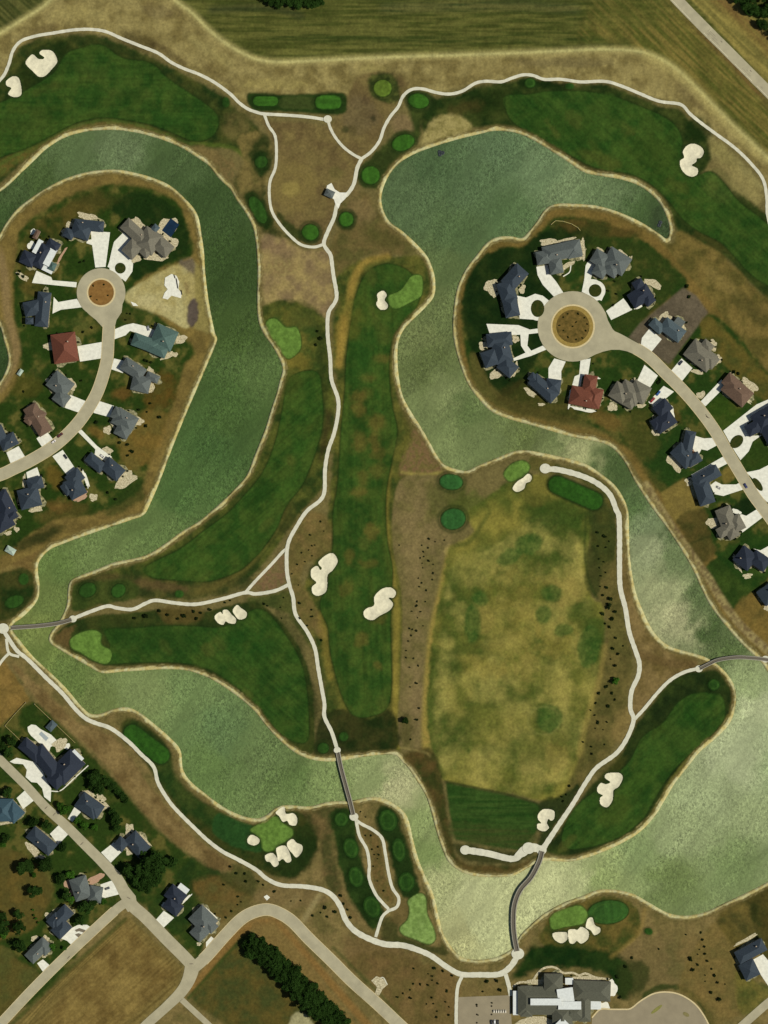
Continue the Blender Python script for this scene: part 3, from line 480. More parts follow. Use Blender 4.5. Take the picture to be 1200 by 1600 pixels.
blob(570,560,40,90,0,(40,76,26),14,.35); blob(570,480,70,40,0,(66,78,28),10,.5); blob(635,490,40,24,-30,(44,72,24),7,.5); blob(555,505,20,50,10,(90,84,32),8,.5)
for (a, b) in [(480,640),(470,700),(450,760),(400,830),(350,860),(300,880)]: blob(a, b, 40, 20, 130, (52,82,28), 8, .35)
blob(455,600,30,40,20,(64,70,26),6,.5)
blob(1000,1220,100,30,-45,(58,80,26),9,.4); blob(960,1265,60,40,-40,(66,74,26),10,.4); blob(1090,1110,60,20,-40,(30,66,18),8,.4)
blob(250,1000,150,40,3,(26,54,16),10,.5); blob(380,1010,90,60,30,(28,66,20),14,.35)
random.seed(77)
for k, n_ in (('north_west',16),('west_curve',16),('south_west',14),('south_east',12),('north_east',20),('centre',18)):
    y0, y1, x0, x1, m_ = FW_MASK[k]; c_ = 0
    while c_ < n_:
        px, py = random.uniform(x0, x1-1), random.uniform(y0, y1-1)
        if m_[int(py)-y0, int(px)-x0] > .9:
            c_ += 1; blob(px-M, py-M, random.uniform(16,44), random.uniform(8,22), {'row':5,'adiag':-50,'diag':40,'vert':88}[SE_DIR[k]]+random.uniform(-20,20), random.choice([(70,82,30),(58,80,28),(84,84,36),(52,78,28),(30,56,16)]), random.uniform(3,7), random.uniform(.22,.45))
def ring_paint(P, c, rim=(30,48,16), tex='fine', c2=None, edge=.8):
    line(list(P)+[P[0]], 3.4, rim, .5, edge); poly(P, c, 0.4, 1, c2 or tuple(int(v*1.08) for v in c), tex, 0, False)
TEE_P = []
for i, t in enumerate(TEES):
    P = ell(*t) if i > 1 else cap(t[0]-t[2]/2, t[1], t[0]+t[2]/2, t[1], t[3], 4); faint = i in (11,14,16,28,30,31)
    c = (40,66,23) if i < 17 else (44,80,38) if i in (17,18) else (36,62,21)
    if i in (29,): c = (46,74,30)
    if i == 2: c = (84,100,36)
    if 0 <= i <= 7: c = (50,84,26) if i != 2 else c
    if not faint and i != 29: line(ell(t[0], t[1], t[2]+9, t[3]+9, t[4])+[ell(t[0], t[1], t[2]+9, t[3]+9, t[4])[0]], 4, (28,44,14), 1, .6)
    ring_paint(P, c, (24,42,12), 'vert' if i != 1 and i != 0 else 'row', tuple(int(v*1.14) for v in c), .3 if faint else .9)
    if not faint and i > 18: line(ell(t[0], t[1], t[2]*.74, t[3]*.74, t[4])+[ell(t[0], t[1], t[2]*.74, t[3]*.74, t[4])[0]], 1.6, (64,92,36), 0, .5)
    TEE_P.append((P, TEE_LABEL[i]))
for t in LONGTEES:
    P = cap(*t[:5]); line(P+[P[0]], 7, (24,40,12), 2, .8); ring_paint(P, (40,72,22)); TEE_P.append((P, t[5]))
GREEN_P = []
for i, (lab, p) in enumerate(GREENS):
    P = catmull(p, 2.5, True); ring_paint([tuple(v) for v in P], (90,114,48) if i not in (4,) else (110,130,66), (44,64,22), 'fine', (96,120,52) if i != 4 else (118,136,74)); GREEN_P.append((P, lab))
BUNK_P = []
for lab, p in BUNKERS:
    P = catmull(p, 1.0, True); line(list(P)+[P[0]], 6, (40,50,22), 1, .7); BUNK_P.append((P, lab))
# dirt spots and dark specks of mulch under the scattered shrubs come with the shrubs; shoreline riprap
for s in shore_lines:
    _apply(rline(s, 15), (92,80,42), 2, .42, (84,74,36), 'mid', 1.5)
    _apply(rline(s, 9.5), (84,66,38), 1, .6, (120,100,58), 'fine', 1)
    y0, y1, x0, x1, k_ = rline(s, 14)
    P_ = np.clip(k_, 0, 1)
    nv = (N_mid[y0:y1, x0:x1]-.5)*3.4+N_edge[y0:y1, x0:x1]*2.4
    dd = rdist(s, 9, y0, y1, x0, x1)
    _apply((y0, y1, x0, x1, np.clip(2.5+nv*.8-dd+.5, 0, 1)), (186,174,134), 0, 1.0, (168,148,98), 'fine', 0)
    _apply((y0, y1, x0, x1, np.clip(1.1-np.abs(dd-(4.6+nv))+.2, 0, 1)), (176,156,108), 0, .45, (60,50,28), 'fine', 0)
COL *= np.array([0.90,1.0,0.90])
_dry = np.clip((COL[..., 0]-0.08)/0.12, 0, 1)[..., None]; COL *= 1+0.14*_dry
COL *= (0.88+0.24*N_fine)[..., None]*(0.94+0.12*N_mid)[..., None]
ALB = np.clip(COL/K, 0.002, 0.8)

# ------------------------------------------------------------------ heights
H = np.zeros((NY, NX)); lb = blur(LAND, 2)
t = np.clip((lb-0.06)/0.66, 0, 1); H = -3.2+3.2*t*t*(3-2*t)
golf = blur(LAND, 8)**3
YARD = np.zeros((NY, NX))
for p in ([(-70,455),(0,372),(75,300),(190,272),(300,330),(330,525),(225,795),(0,890),(-70,920)],[(712,480),(778,377),(858,330),(1020,366),(1270,650),(1270,1130),(1085,880),(965,700),(755,622)],[(-70,1100),(40,1085),(300,1340),(400,1400),(470,1420),(640,1640),(-70,1670)],[(700,1530),(1000,1500),(1270,1420),(1270,1670),(700,1670)]):
    y0, y1, x0, x1, m = raster(p); YARD[y0:y1, x0:x1] = np.maximum(YARD[y0:y1, x0:x1], m)
YARD = blur(YARD, 8)
rel = (noise(38, 61, 3)-0.5)*1.5+(noise(12, 62, 2)-0.5)*0.35
H += np.clip(rel, -0.7, 0.8)*golf*(1-YARD)
for P, _ in TEE_P:
    y0, y1, x0, x1, m = raster(P, 8); H[y0:y1, x0:x1] += 0.9*np.clip(blur(m, 2)*1.4, 0, 1)
for P, _ in GREEN_P:
    y0, y1, x0, x1, m = raster(P, 14); H[y0:y1, x0:x1] += 0.7*np.clip(blur(m, 4)*1.3, 0, 1)
H0 = H.copy()
for P, _ in BUNK_P:
    y0, y1, x0, x1, m = raster(P, 10); H[y0:y1, x0:x1] += 0.5*np.clip(blur(m, 3)*1.5, 0, 1); H0[y0:y1, x0:x1] = H[y0:y1, x0:x1]
for P, _ in BUNK_P:
    y0, y1, x0, x1, m = raster(P, 10); H[y0:y1, x0:x1] -= 2.0*np.clip(blur(m, 1)*1.6-0.6, 0, 1)
def samp(A, x, y):
    fx = np.clip(np.asarray(x, float)+M, 0, NX-1.001); fy = np.clip(np.asarray(y, float)+M, 0, NY-1.001)
    ix = fx.astype(int); iy = fy.astype(int); u = fx-ix; v = fy-iy
    if A.ndim == 3: u = u[..., None]; v = v[..., None]
    return (A[iy, ix]*(1-u)+A[iy, ix+1]*u)*(1-v)+(A[iy+1, ix]*(1-u)+A[iy+1, ix+1]*u)*v
def gz(x, y): return float(samp(H, x, y))

# ------------------------------------------------------------------ materials
def newmat(name, rough=0.9, spec=0.15):
    m = bpy.data.materials.new(name); m.use_nodes = True
    b = m.node_tree.nodes['Principled BSDF']; b.inputs['Roughness'].default_value = rough
    b.inputs['Specular IOR Level'].default_value = spec
    return m, m.node_tree, b
def obj_coords(nt): return nt.nodes.new('ShaderNodeNewGeometry').outputs['Position']
def mat_turf(name, grain=0.22, bump=0.5):
    m, nt, b = newmat(name, 0.95, 0.05); L = nt.links
    at = nt.nodes.new('ShaderNodeAttribute'); at.attribute_name = 'cover'
    pos = obj_coords(nt)
    n1 = nt.nodes.new('ShaderNodeTexNoise'); n1.inputs['Scale'].default_value = 0.45; n1.inputs['Detail'].default_value = 5; n1.inputs['Roughness'].default_value = 0.65
    L.new(pos, n1.inputs['Vector'])
    mr = nt.nodes.new('ShaderNodeMapRange'); mr.inputs[1].default_value = 0.3; mr.inputs[2].default_value = 0.7; mr.inputs[3].default_value = 1-grain; mr.inputs[4].default_value = 1+grain
    L.new(n1.outputs[0], mr.inputs[0])
    mx = nt.nodes.new('ShaderNodeVectorMath'); mx.operation = 'SCALE'; L.new(at.outputs['Color'], mx.inputs[0]); L.new(mr.outputs[0], mx.inputs['Scale'])
    L.new(mx.outputs[0], b.inputs['Base Color'])
    n2 = nt.nodes.new('ShaderNodeTexNoise'); n2.inputs['Scale'].default_value = 1.1; n2.inputs['Detail'].default_value = 4; L.new(pos, n2.inputs['Vector'])
    bp = nt.nodes.new('ShaderNodeBump'); bp.inputs['Strength'].default_value = bump; bp.inputs['Distance'].default_value = 0.35
    L.new(n2.outputs[0], bp.inputs['Height']); L.new(bp.outputs[0], b.inputs['Normal'])
    return m
def mat_plain(name, c, var=0.12, scale=0.8, rough=0.9, spec=0.2, c2=None, bump=0.0, metallic=0.0, direct=False):
    m, nt, b = newmat(name, rough, spec); L = nt.links
    a = np.asarray(c, float) if direct else alb(c)
    d = (alb(c2) if c2 is not None else a*(1-var)); a2 = a if c2 is not None else np.clip(a*(1+var), 0, .9)
    n = nt.nodes.new('ShaderNodeTexNoise'); n.inputs['Scale'].default_value = scale; n.inputs['Detail'].default_value = 5; n.inputs['Roughness'].default_value = 0.6
    L.new(obj_coords(nt), n.inputs['Vector'])
    cr = nt.nodes.new('ShaderNodeValToRGB'); cr.color_ramp.elements[0].position = 0.3; cr.color_ramp.elements[1].position = 0.7
    cr.color_ramp.elements[0].color = (*d, 1); cr.color_ramp.elements[1].color = (*a2, 1)
    L.new(n.outputs[0], cr.inputs[0]); L.new(cr.outputs[0], b.inputs['Base Color'])
    b.inputs['Metallic'].default_value = metallic
    if bump:
        bp = nt.nodes.new('ShaderNodeBump'); bp.inputs['Strength'].default_value = bump; bp.inputs['Distance'].default_value = 0.1
        L.new(n.outputs[0], bp.inputs['Height']); L.new(bp.outputs[0], b.inputs['Normal'])
    return m
MT = dict(
 turf=mat_turf('turf'), road=mat_plain('road_concrete',(162,155,125),.13,.10,.9,.2), lot=mat_plain('parking_asphalt',(138,128,102),.10,.1), path=mat_plain('path_concrete',(198,196,172),.10,.35),
 drive=mat_plain('drive_concrete',(216,215,196),.13,.35), patio=mat_plain('patio_stone',(214,204,168),.3,.9,.9,.1,(128,118,84)), bed=mat_plain('garden_bed',(172,166,124),.3,.45,.95,.1,(30,40,16)), terracotta=mat_plain('brick_paving',(170,138,110),.2,1.2),
 sand=mat_plain('bunker_sand',(212,206,174),.13,.35,.95,.05,None,.4), wall=mat_plain('house_render',(176,160,136),.1,.6), whiteroof=mat_plain('white_membrane',(206,210,202),.10,.5), kerb=mat_plain('kerb_concrete',(196,180,134),.12,.8),
 glass=mat_plain('window_glass',(30,40,50),.2,2,.1,.6), trunk=mat_plain('bark',(70,54,40),.3,4), rail=mat_plain('rail_timber',(150,146,128),.15,2), deck=mat_plain('deck_boards',(98,92,78),.25,2.5), pier=mat_plain('pier_timber',(80,70,58),.2,2),
 tyre=mat_plain('tyre_rubber',(20,20,20),.1,5), fence=mat_plain('fence_timber',(150,140,84),.15,2), mulch=mat_plain('mulch',(44,38,26),.3,2), pool=mat_plain('pool_water',(22,42,60),.25,.2,.15,.5), soil=mat_plain('bare_soil',(110,90,60),.2,1), line=mat_plain('painted_line',(214,206,170),.1,2), seam=mat_plain('concrete_joint',(112,104,86),.1,2))
ROOF = {}
for n_, c_ in dict(slate=(54,62,72), navy=(38,44,58), grey=(96,98,96), taupe=(118,108,94), brown=(112,84,68), red=(118,64,46), teal=(80,100,94), greyblue=(78,88,94), pale=(176,184,170), club=(92,88,74), blue=(58,80,92)).items():
    ROOF[n_] = mat_plain('shingle_'+n_, tuple(np.array(c_)*np.array([.90,.95,.92])), .22, .9, .8, .25, None, .5)
def mat_leaf(name, c, v=.35):
    m, nt, b = newmat(name, 0.95, 0.02); L = nt.links; a = alb(c)
    n = nt.nodes.new('ShaderNodeTexNoise'); n.inputs['Scale'].default_value = 0.9; n.inputs['Detail'].default_value = 4; L.new(obj_coords(nt), n.inputs['Vector'])
    oi = nt.nodes.new('ShaderNodeObjectInfo'); ad = nt.nodes.new('ShaderNodeMath'); ad.operation = 'MULTIPLY_ADD'; ad.inputs[1].default_value = .35; L.new(oi.outputs['Random'], ad.inputs[0]); L.new(n.outputs[0], ad.inputs[2])
    cr = nt.nodes.new('ShaderNodeValToRGB'); cr.color_ramp.elements[0].position = 0.4; cr.color_ramp.elements[1].position = 0.9
    cr.color_ramp.elements[0].color = (*(a*(1-v)), 1); cr.color_ramp.elements[1].color = (*(a*(1+v*1.6)), 1)
    L.new(ad.outputs[0], cr.inputs[0]); L.new(cr.outputs[0], b.inputs['Base Color']); return m
LEAF = mat_leaf('leaves_dark', (31,50,16)); LEAF2 = mat_leaf('leaves_shrub', (24,34,12)); LEAF3 = mat_leaf('leaves_bright', (44,74,20))

# ------------------------------------------------------------------ terrain: one grid, cut where turf kinds change
ST = 1.5
gx = np.arange(-M+0.0, 1200+M-0.9, ST); gy = np.arange(-M+0.0, 1600+M-0.9, ST)
GX, GY = np.meshgrid(gx, gy); nx_, ny_ = len(gx), len(gy)
GH = samp(H, GX, GY); GC = samp(ALB, GX, GY)
VV = np.stack([(GX-600)*S, (800-GY)*S, GH], -1).reshape(-1, 3); VC = GC.reshape(-1, 3)
ids = np.arange(nx_*ny_).reshape(ny_, nx_)
QF = np.stack([ids[1:, :-1], ids[1:, 1:], ids[:-1, 1:], ids[:-1, :-1]], -1).reshape(-1, 4)
CX = (GX[:-1, :-1]+ST/2).ravel(); CY = (GY[:-1, :-1]+ST/2).ravel()
REG = np.zeros((NY, NX), int); names = ['ground']
def reg(P, i):
    y0, y1, x0, x1, m = raster(P); v = REG[y0:y1, x0:x1]; v[m > 0.5] = i
def fast_mesh(name, V, F, C, mat, loc=None):
    V = np.asarray(V, np.float32); F = np.asarray(F, np.int32); loc = np.zeros(3) if loc is None else np.asarray(loc)
    me = bpy.data.meshes.new(name); me.vertices.add(len(V)); me.vertices.foreach_set('co', (V-loc.astype(np.float32)).ravel())
    me.loops.add(F.size); me.loops.foreach_set('vertex_index', F.ravel())
    me.polygons.add(len(F)); me.polygons.foreach_set('loop_start', np.arange(len(F), dtype=np.int32)*4)
    me.polygons.foreach_set('use_smooth', np.ones(len(F), bool))
    me.update(calc_edges=True)
    if C is not None:
        at = me.color_attributes.new('cover', 'FLOAT_COLOR', 'POINT')
        at.data.foreach_set('color', np.hstack([C, np.ones((len(C), 1))]).astype(np.float32).ravel())
    me.materials.append(mat); o = bpy.data.objects.new(name, me); o.location = loc; return link(o)
meta = {}
idx = 1
for k, p in FAIRWAYS.items(): reg(catmull(p, 4, True), idx); meta[idx] = ('fairway', None, None, None); idx += 1
reg([(712,870),(690,960),(672,1050),(670,1130),(690,1210),(850,1245),(905,1180),(940,1030),(925,930),(922,860),(928,810),(855,750),(765,775)], idx); meta[idx] = ('driving_range', None, None, None); idx += 1
for P, lab in TEE_P: reg(P, idx); meta[idx] = ('tee_box', lab, 'tee', 'mown tees of the golf course'); idx += 1
for P, lab in GREEN_P: reg(P, idx); meta[idx] = ('putting_green', lab, 'putting green', 'putting greens of the golf course'); idx += 1
fr = REG[np.clip((CY+M).round().astype(int), 0, NY-1), np.clip((CX+M).round().astype(int), 0, NX-1)]
for i in range(0, idx):
    f = QF[fr == i]
    if len(f) == 0: continue
    u, inv = np.unique(f, return_inverse=True); v = VV[u]; f2 = inv.reshape(-1, 4)
    if i == 0: tag(fast_mesh('ground', v, f2, VC[u], MT['turf']), kind='structure'); continue
    nm, lab, cat, grp = meta[i]; c = v.mean(0)
    o = fast_mesh(nm, v, f2, VC[u], MT['turf'], c)
    if lab: tag(o, lab, cat, grp)
    else: tag(o, kind='structure')
# far land beyond the survey
mf = mat_plain('far_fields', (98,86,48), .3, .01)
E0 = (-M*1.0, 1200+M-2.0, -M*1.0, 1600+M-2.0)
ox0, oy0 = W(-M+1, -M+1)[:2]; ox1, oy1 = W(1200+M-3, 1600+M-3)[:2]; B = 9000
V = [(-B,B,-.4),(B,B,-.4),(B,-B,-.4),(-B,-B,-.4),(ox0,oy0,-.4),(ox1,oy0,-.4),(ox1,oy1,-.4),(ox0,oy1,-.4)]
tag(mesh_obj('terrain', V, [(0,4,5,1),(1,5,6,2),(2,6,7,3),(3,7,4,0)], mf), kind='structure')

# ------------------------------------------------------------------ water
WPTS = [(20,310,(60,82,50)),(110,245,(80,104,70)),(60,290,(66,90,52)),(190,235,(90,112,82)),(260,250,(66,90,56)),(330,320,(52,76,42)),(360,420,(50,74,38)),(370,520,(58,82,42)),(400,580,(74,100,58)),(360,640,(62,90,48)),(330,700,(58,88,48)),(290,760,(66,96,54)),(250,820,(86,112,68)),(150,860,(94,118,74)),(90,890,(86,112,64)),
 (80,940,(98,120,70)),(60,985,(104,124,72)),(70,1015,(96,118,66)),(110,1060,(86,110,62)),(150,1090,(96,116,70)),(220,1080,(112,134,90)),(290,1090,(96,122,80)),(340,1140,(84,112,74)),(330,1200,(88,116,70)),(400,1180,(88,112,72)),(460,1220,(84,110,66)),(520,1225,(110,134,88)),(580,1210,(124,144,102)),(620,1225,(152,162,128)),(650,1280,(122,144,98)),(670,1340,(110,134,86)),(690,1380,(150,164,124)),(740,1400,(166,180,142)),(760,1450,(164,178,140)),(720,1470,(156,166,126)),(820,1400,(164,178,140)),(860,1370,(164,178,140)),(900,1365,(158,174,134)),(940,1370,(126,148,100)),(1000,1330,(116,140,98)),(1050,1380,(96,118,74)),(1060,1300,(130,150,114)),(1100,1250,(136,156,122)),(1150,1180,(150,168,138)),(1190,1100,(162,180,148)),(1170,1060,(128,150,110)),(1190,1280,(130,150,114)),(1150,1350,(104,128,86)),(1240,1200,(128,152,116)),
 (1140,1020,(70,92,54)),(1110,980,(62,84,48)),(1090,930,(80,102,66)),(1060,970,(150,160,128)),(1040,920,(142,156,122)),(1060,880,(98,120,84)),(1020,860,(134,150,120)),(1010,810,(108,130,98)),(1045,840,(70,92,60)),(990,780,(70,96,58)),(960,730,(64,88,50)),(900,705,(150,162,122)),(870,695,(92,110,72)),(820,680,(86,104,62)),(760,690,(98,118,78)),(730,640,(84,106,66)),(700,620,(110,128,88)),(690,700,(108,128,86)),(670,570,(84,102,62)),(660,520,(92,108,70)),(690,480,(88,106,68)),(705,430,(82,104,66)),(720,370,(74,100,66)),(640,300,(74,98,68)),(680,260,(66,92,62)),(740,280,(76,102,72)),(790,330,(76,104,70)),(780,230,(78,104,76)),(840,260,(92,118,88)),(890,290,(104,128,96)),(940,300,(88,112,80)),(1000,330,(62,88,52)),(1030,350,(50,70,44)),(0,550,(44,66,36)),(0,340,(54,78,44))]  # turbidity tones, with glare and wind-lit pale patches painted into the colour
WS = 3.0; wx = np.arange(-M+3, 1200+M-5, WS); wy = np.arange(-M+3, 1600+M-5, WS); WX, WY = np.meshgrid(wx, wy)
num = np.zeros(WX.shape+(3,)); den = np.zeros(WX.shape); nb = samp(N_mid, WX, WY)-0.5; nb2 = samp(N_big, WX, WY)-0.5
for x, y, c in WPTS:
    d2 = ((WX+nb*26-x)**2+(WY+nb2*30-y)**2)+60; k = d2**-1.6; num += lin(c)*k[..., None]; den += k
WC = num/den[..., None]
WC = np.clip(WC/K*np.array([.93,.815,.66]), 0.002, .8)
ids = np.arange(WX.size).reshape(WX.shape)
QW = np.stack([ids[1:, :-1], ids[1:, 1:], ids[:-1, 1:], ids[:-1, :-1]], -1).reshape(-1, 4)
wl = samp(blur(LAND, 3), WX, WY).ravel(); keep = (wl[QW].min(1) < 0.97); QW = QW[keep]
WVt = np.stack([(WX-600)*S, (800-WY)*S, np.full(WX.shape, -1.35)], -1).reshape(-1, 3)
u, inv = np.unique(QW, return_inverse=True)
mw, nt, b = newmat('lake_water', 0.5, 0.06); L = nt.links
at = nt.nodes.new('ShaderNodeAttribute'); at.attribute_name = 'cover'; pos = obj_coords(nt)
wn = nt.nodes.new('ShaderNodeTexNoise'); wn.inputs['Scale'].default_value = 0.42; wn.inputs['Detail'].default_value = 3; wn.inputs['Roughness'].default_value = .6; wn.inputs['Distortion'].default_value = .6
mp = nt.nodes.new('ShaderNodeMapping'); mp.inputs['Rotation'].default_value = (0,0,R(50)); mp.inputs['Scale'].default_value = (1.0,0.85,1); L.new(pos, mp.inputs[0]); L.new(mp.outputs[0], wn.inputs['Vector'])
gu = nt.nodes.new('ShaderNodeTexNoise'); gu.inputs['Scale'].default_value = 0.02; gu.inputs['Detail'].default_value = 4; gu.inputs['Distortion'].default_value = .8
mp2 = nt.nodes.new('ShaderNodeMapping'); mp2.vector_type = 'TEXTURE'; mp2.inputs['Rotation'].default_value = (0,0,R(52)); mp2.inputs['Scale'].default_value = (2.0,0.5,1); L.new(pos, mp2.inputs[0]); L.new(mp2.outputs[0], gu.inputs['Vector'])
gr = nt.nodes.new('ShaderNodeMapRange'); gr.inputs[1].default_value = .35; gr.inputs[2].default_value = .68; gr.inputs[3].default_value = .25; gr.inputs[4].default_value = 1.0; L.new(gu.outputs[0], gr.inputs[0])
bp = nt.nodes.new('ShaderNodeBump'); bp.inputs['Distance'].default_value = 0.8; L.new(wn.outputs[0], bp.inputs['Height']); L.new(gr.outputs[0], bp.inputs['Strength']); L.new(bp.outputs[0], b.inputs['Normal'])
sp1 = nt.nodes.new('ShaderNodeTexNoise'); sp1.inputs['Scale'].default_value = 0.52; sp1.inputs['Detail'].default_value = 3.5; sp1.inputs['Roughness'].default_value = .62; sp1.inputs['Distortion'].default_value = .9; L.new(mp.outputs[0], sp1.inputs['Vector'])
sm = nt.nodes.new('ShaderNodeMapRange'); sm.inputs[1].default_value = .34; sm.inputs[2].default_value = .72; sm.inputs[3].default_value = -.36; sm.inputs[4].default_value = 1.1; L.new(sp1.outputs[0], sm.inputs[0])  # ripple sparkle painted into the base colour as lighter and darker flecks
gm = nt.nodes.new('ShaderNodeMath'); gm.operation = 'MULTIPLY_ADD'; gm.inputs[2].default_value = 1.0; L.new(sm.outputs[0], gm.inputs[0]); L.new(gr.outputs[0], gm.inputs[1])
wk = nt.nodes.new('ShaderNodeTexNoise'); wk.inputs['Scale'].default_value = 0.035; wk.inputs['Detail'].default_value = 5; wk.inputs['Distortion'].default_value = 1; L.new(mp2.outputs[0], wk.inputs['Vector'])
wm_ = nt.nodes.new('ShaderNodeMapRange'); wm_.inputs[1].default_value = .3; wm_.inputs[2].default_value = .7; wm_.inputs[3].default_value = .87; wm_.inputs[4].default_value = 1.15; L.new(wk.outputs[0], wm_.inputs[0])  # sheen of wind streaks painted into the base colour as brightness bands
mm = nt.nodes.new('ShaderNodeMath'); mm.operation = 'MULTIPLY'; L.new(gm.outputs[0], mm.inputs[0]); L.new(wm_.outputs[0], mm.inputs[1])
vm = nt.nodes.new('ShaderNodeVectorMath'); vm.operation = 'SCALE'; L.new(at.outputs['Color'], vm.inputs[0]); L.new(mm.outputs[0], vm.inputs['Scale']); L.new(vm.outputs[0], b.inputs['Base Color'])
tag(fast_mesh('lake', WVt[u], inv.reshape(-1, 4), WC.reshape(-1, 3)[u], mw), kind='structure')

# ------------------------------------------------------------------ strips (roads, paths), slabs
def strip(name, pts, width, mat, z=0.14, closed=False, kind='structure', ends=None, parent=None, skirt=0.5, prof=None, step=3.0):
    P = catmull(pts, step, closed); n = len(P); V = []; F = []
    T = np.gradient(P, axis=0) if not closed else (np.roll(P, -1, 0)-np.roll(P, 1, 0)); T /= np.maximum(np.linalg.norm(T, axis=1), 1e-6)[:, None]
    N = np.stack([-T[:, 1], T[:, 0]], 1); offs = [-.5, -.5, -.17, .17, .5, .5]
    for i in range(n):
        wd = width if np.isscalar(width) else np.interp(i/(n-1), np.linspace(0, 1, len(width)), width)
        if name == 'path': wd = wd*(1+0.10*math.sin(i*1.7)*random.random())
        zs = [gz(*(P[i]+N[i]*o*wd)) for o in offs[1:5]]; zm = max(zs)
        for j, o in enumerate(offs):
            q = P[i]+N[i]*o*wd; V.append(W(q[0], q[1], zm+z-(skirt if j in (0, 5) else 0)))
    m = n if closed else n-1
    for i in range(m):
        a = i*6; b2 = ((i+1) % n)*6
        for j in range(5): F.append((a+j, a+j+1, b2+j+1, b2+j))
    if not closed:
        F.append((5,4,3,2,1,0)); e = (n-1)*6; F.append((e,e+1,e+2,e+3,e+4,e+5))
    c = np.mean(V, axis=0); c[2] = 0
    o = mesh_obj(name, np.array(V)-c, F, mat, parent, c)
    bm = bmesh.new(); bm.from_mesh(o.data); bmesh.ops.recalc_face_normals(bm, faces=bm.faces); bm.to_mesh(o.data); bm.free()
    if kind: tag(o, kind=kind)
    return o
def lobed(cx, cy, a, b, ang, seed):
    rs = random.Random(seed); n = 22; k1, k2 = rs.uniform(0,6), rs.uniform(0,6); P = []
    for i in range(n):
        t = 2*math.pi*i/n; q = 1+.14*math.sin(3*t+k1)+.10*math.sin(5*t+k2)+rs.uniform(-.07,.07)
        e = max(abs(math.cos(t)), abs(math.sin(t)))**-.45
        x, y = a/2*math.cos(t)*q*e, b/2*math.sin(t)*q*e
        P.append((cx+x*math.cos(R(ang))-y*math.sin(R(ang)), cy+x*math.sin(R(ang))+y*math.cos(R(ang))))
    return P
def slab(name, pts, mat, z=0.16, kind='structure', smooth=False, skirt=0.5, zabs=None, parent=None, hole=None):
    P = [tuple(p) for p in (catmull(pts, 2, True) if smooth else pts)]
    c = W(*np.mean(P, axis=0)); bm = bmesh.new()
    zz = zabs if zabs is not None else max(gz(x, y) for x, y in P)+z
    top = [bm.verts.new((W(x, y)[0]-c[0], W(x, y)[1]-c[1], zz)) for x, y in P]
    f = bm.faces.new(top); 
    r = bmesh.ops.extrude_face_region(bm, geom=[f]); 
    for v in [g for g in r['geom'] if isinstance(g, bmesh.types.BMVert)]: v.co.z -= skirt
    bmesh.ops.triangulate(bm, faces=[q for q in bm.faces if len(q.verts) > 4]); bmesh.ops.recalc_face_normals(bm, faces=bm.faces)
    me = bpy.data.meshes.new(name); bm.to_mesh(me); bm.free(); me.materials.append(mat)
    o = bpy.data.objects.new(name, me); o.location = (c[0], c[1], 0); link(o, parent)
    if kind: tag(o, kind=kind)
    return o
def disc(name, cx, cy, r, mat, z, n=48, r0=0): 
    return slab(name, ell(cx, cy, 2*r, 2*r, 0, n), mat, z)
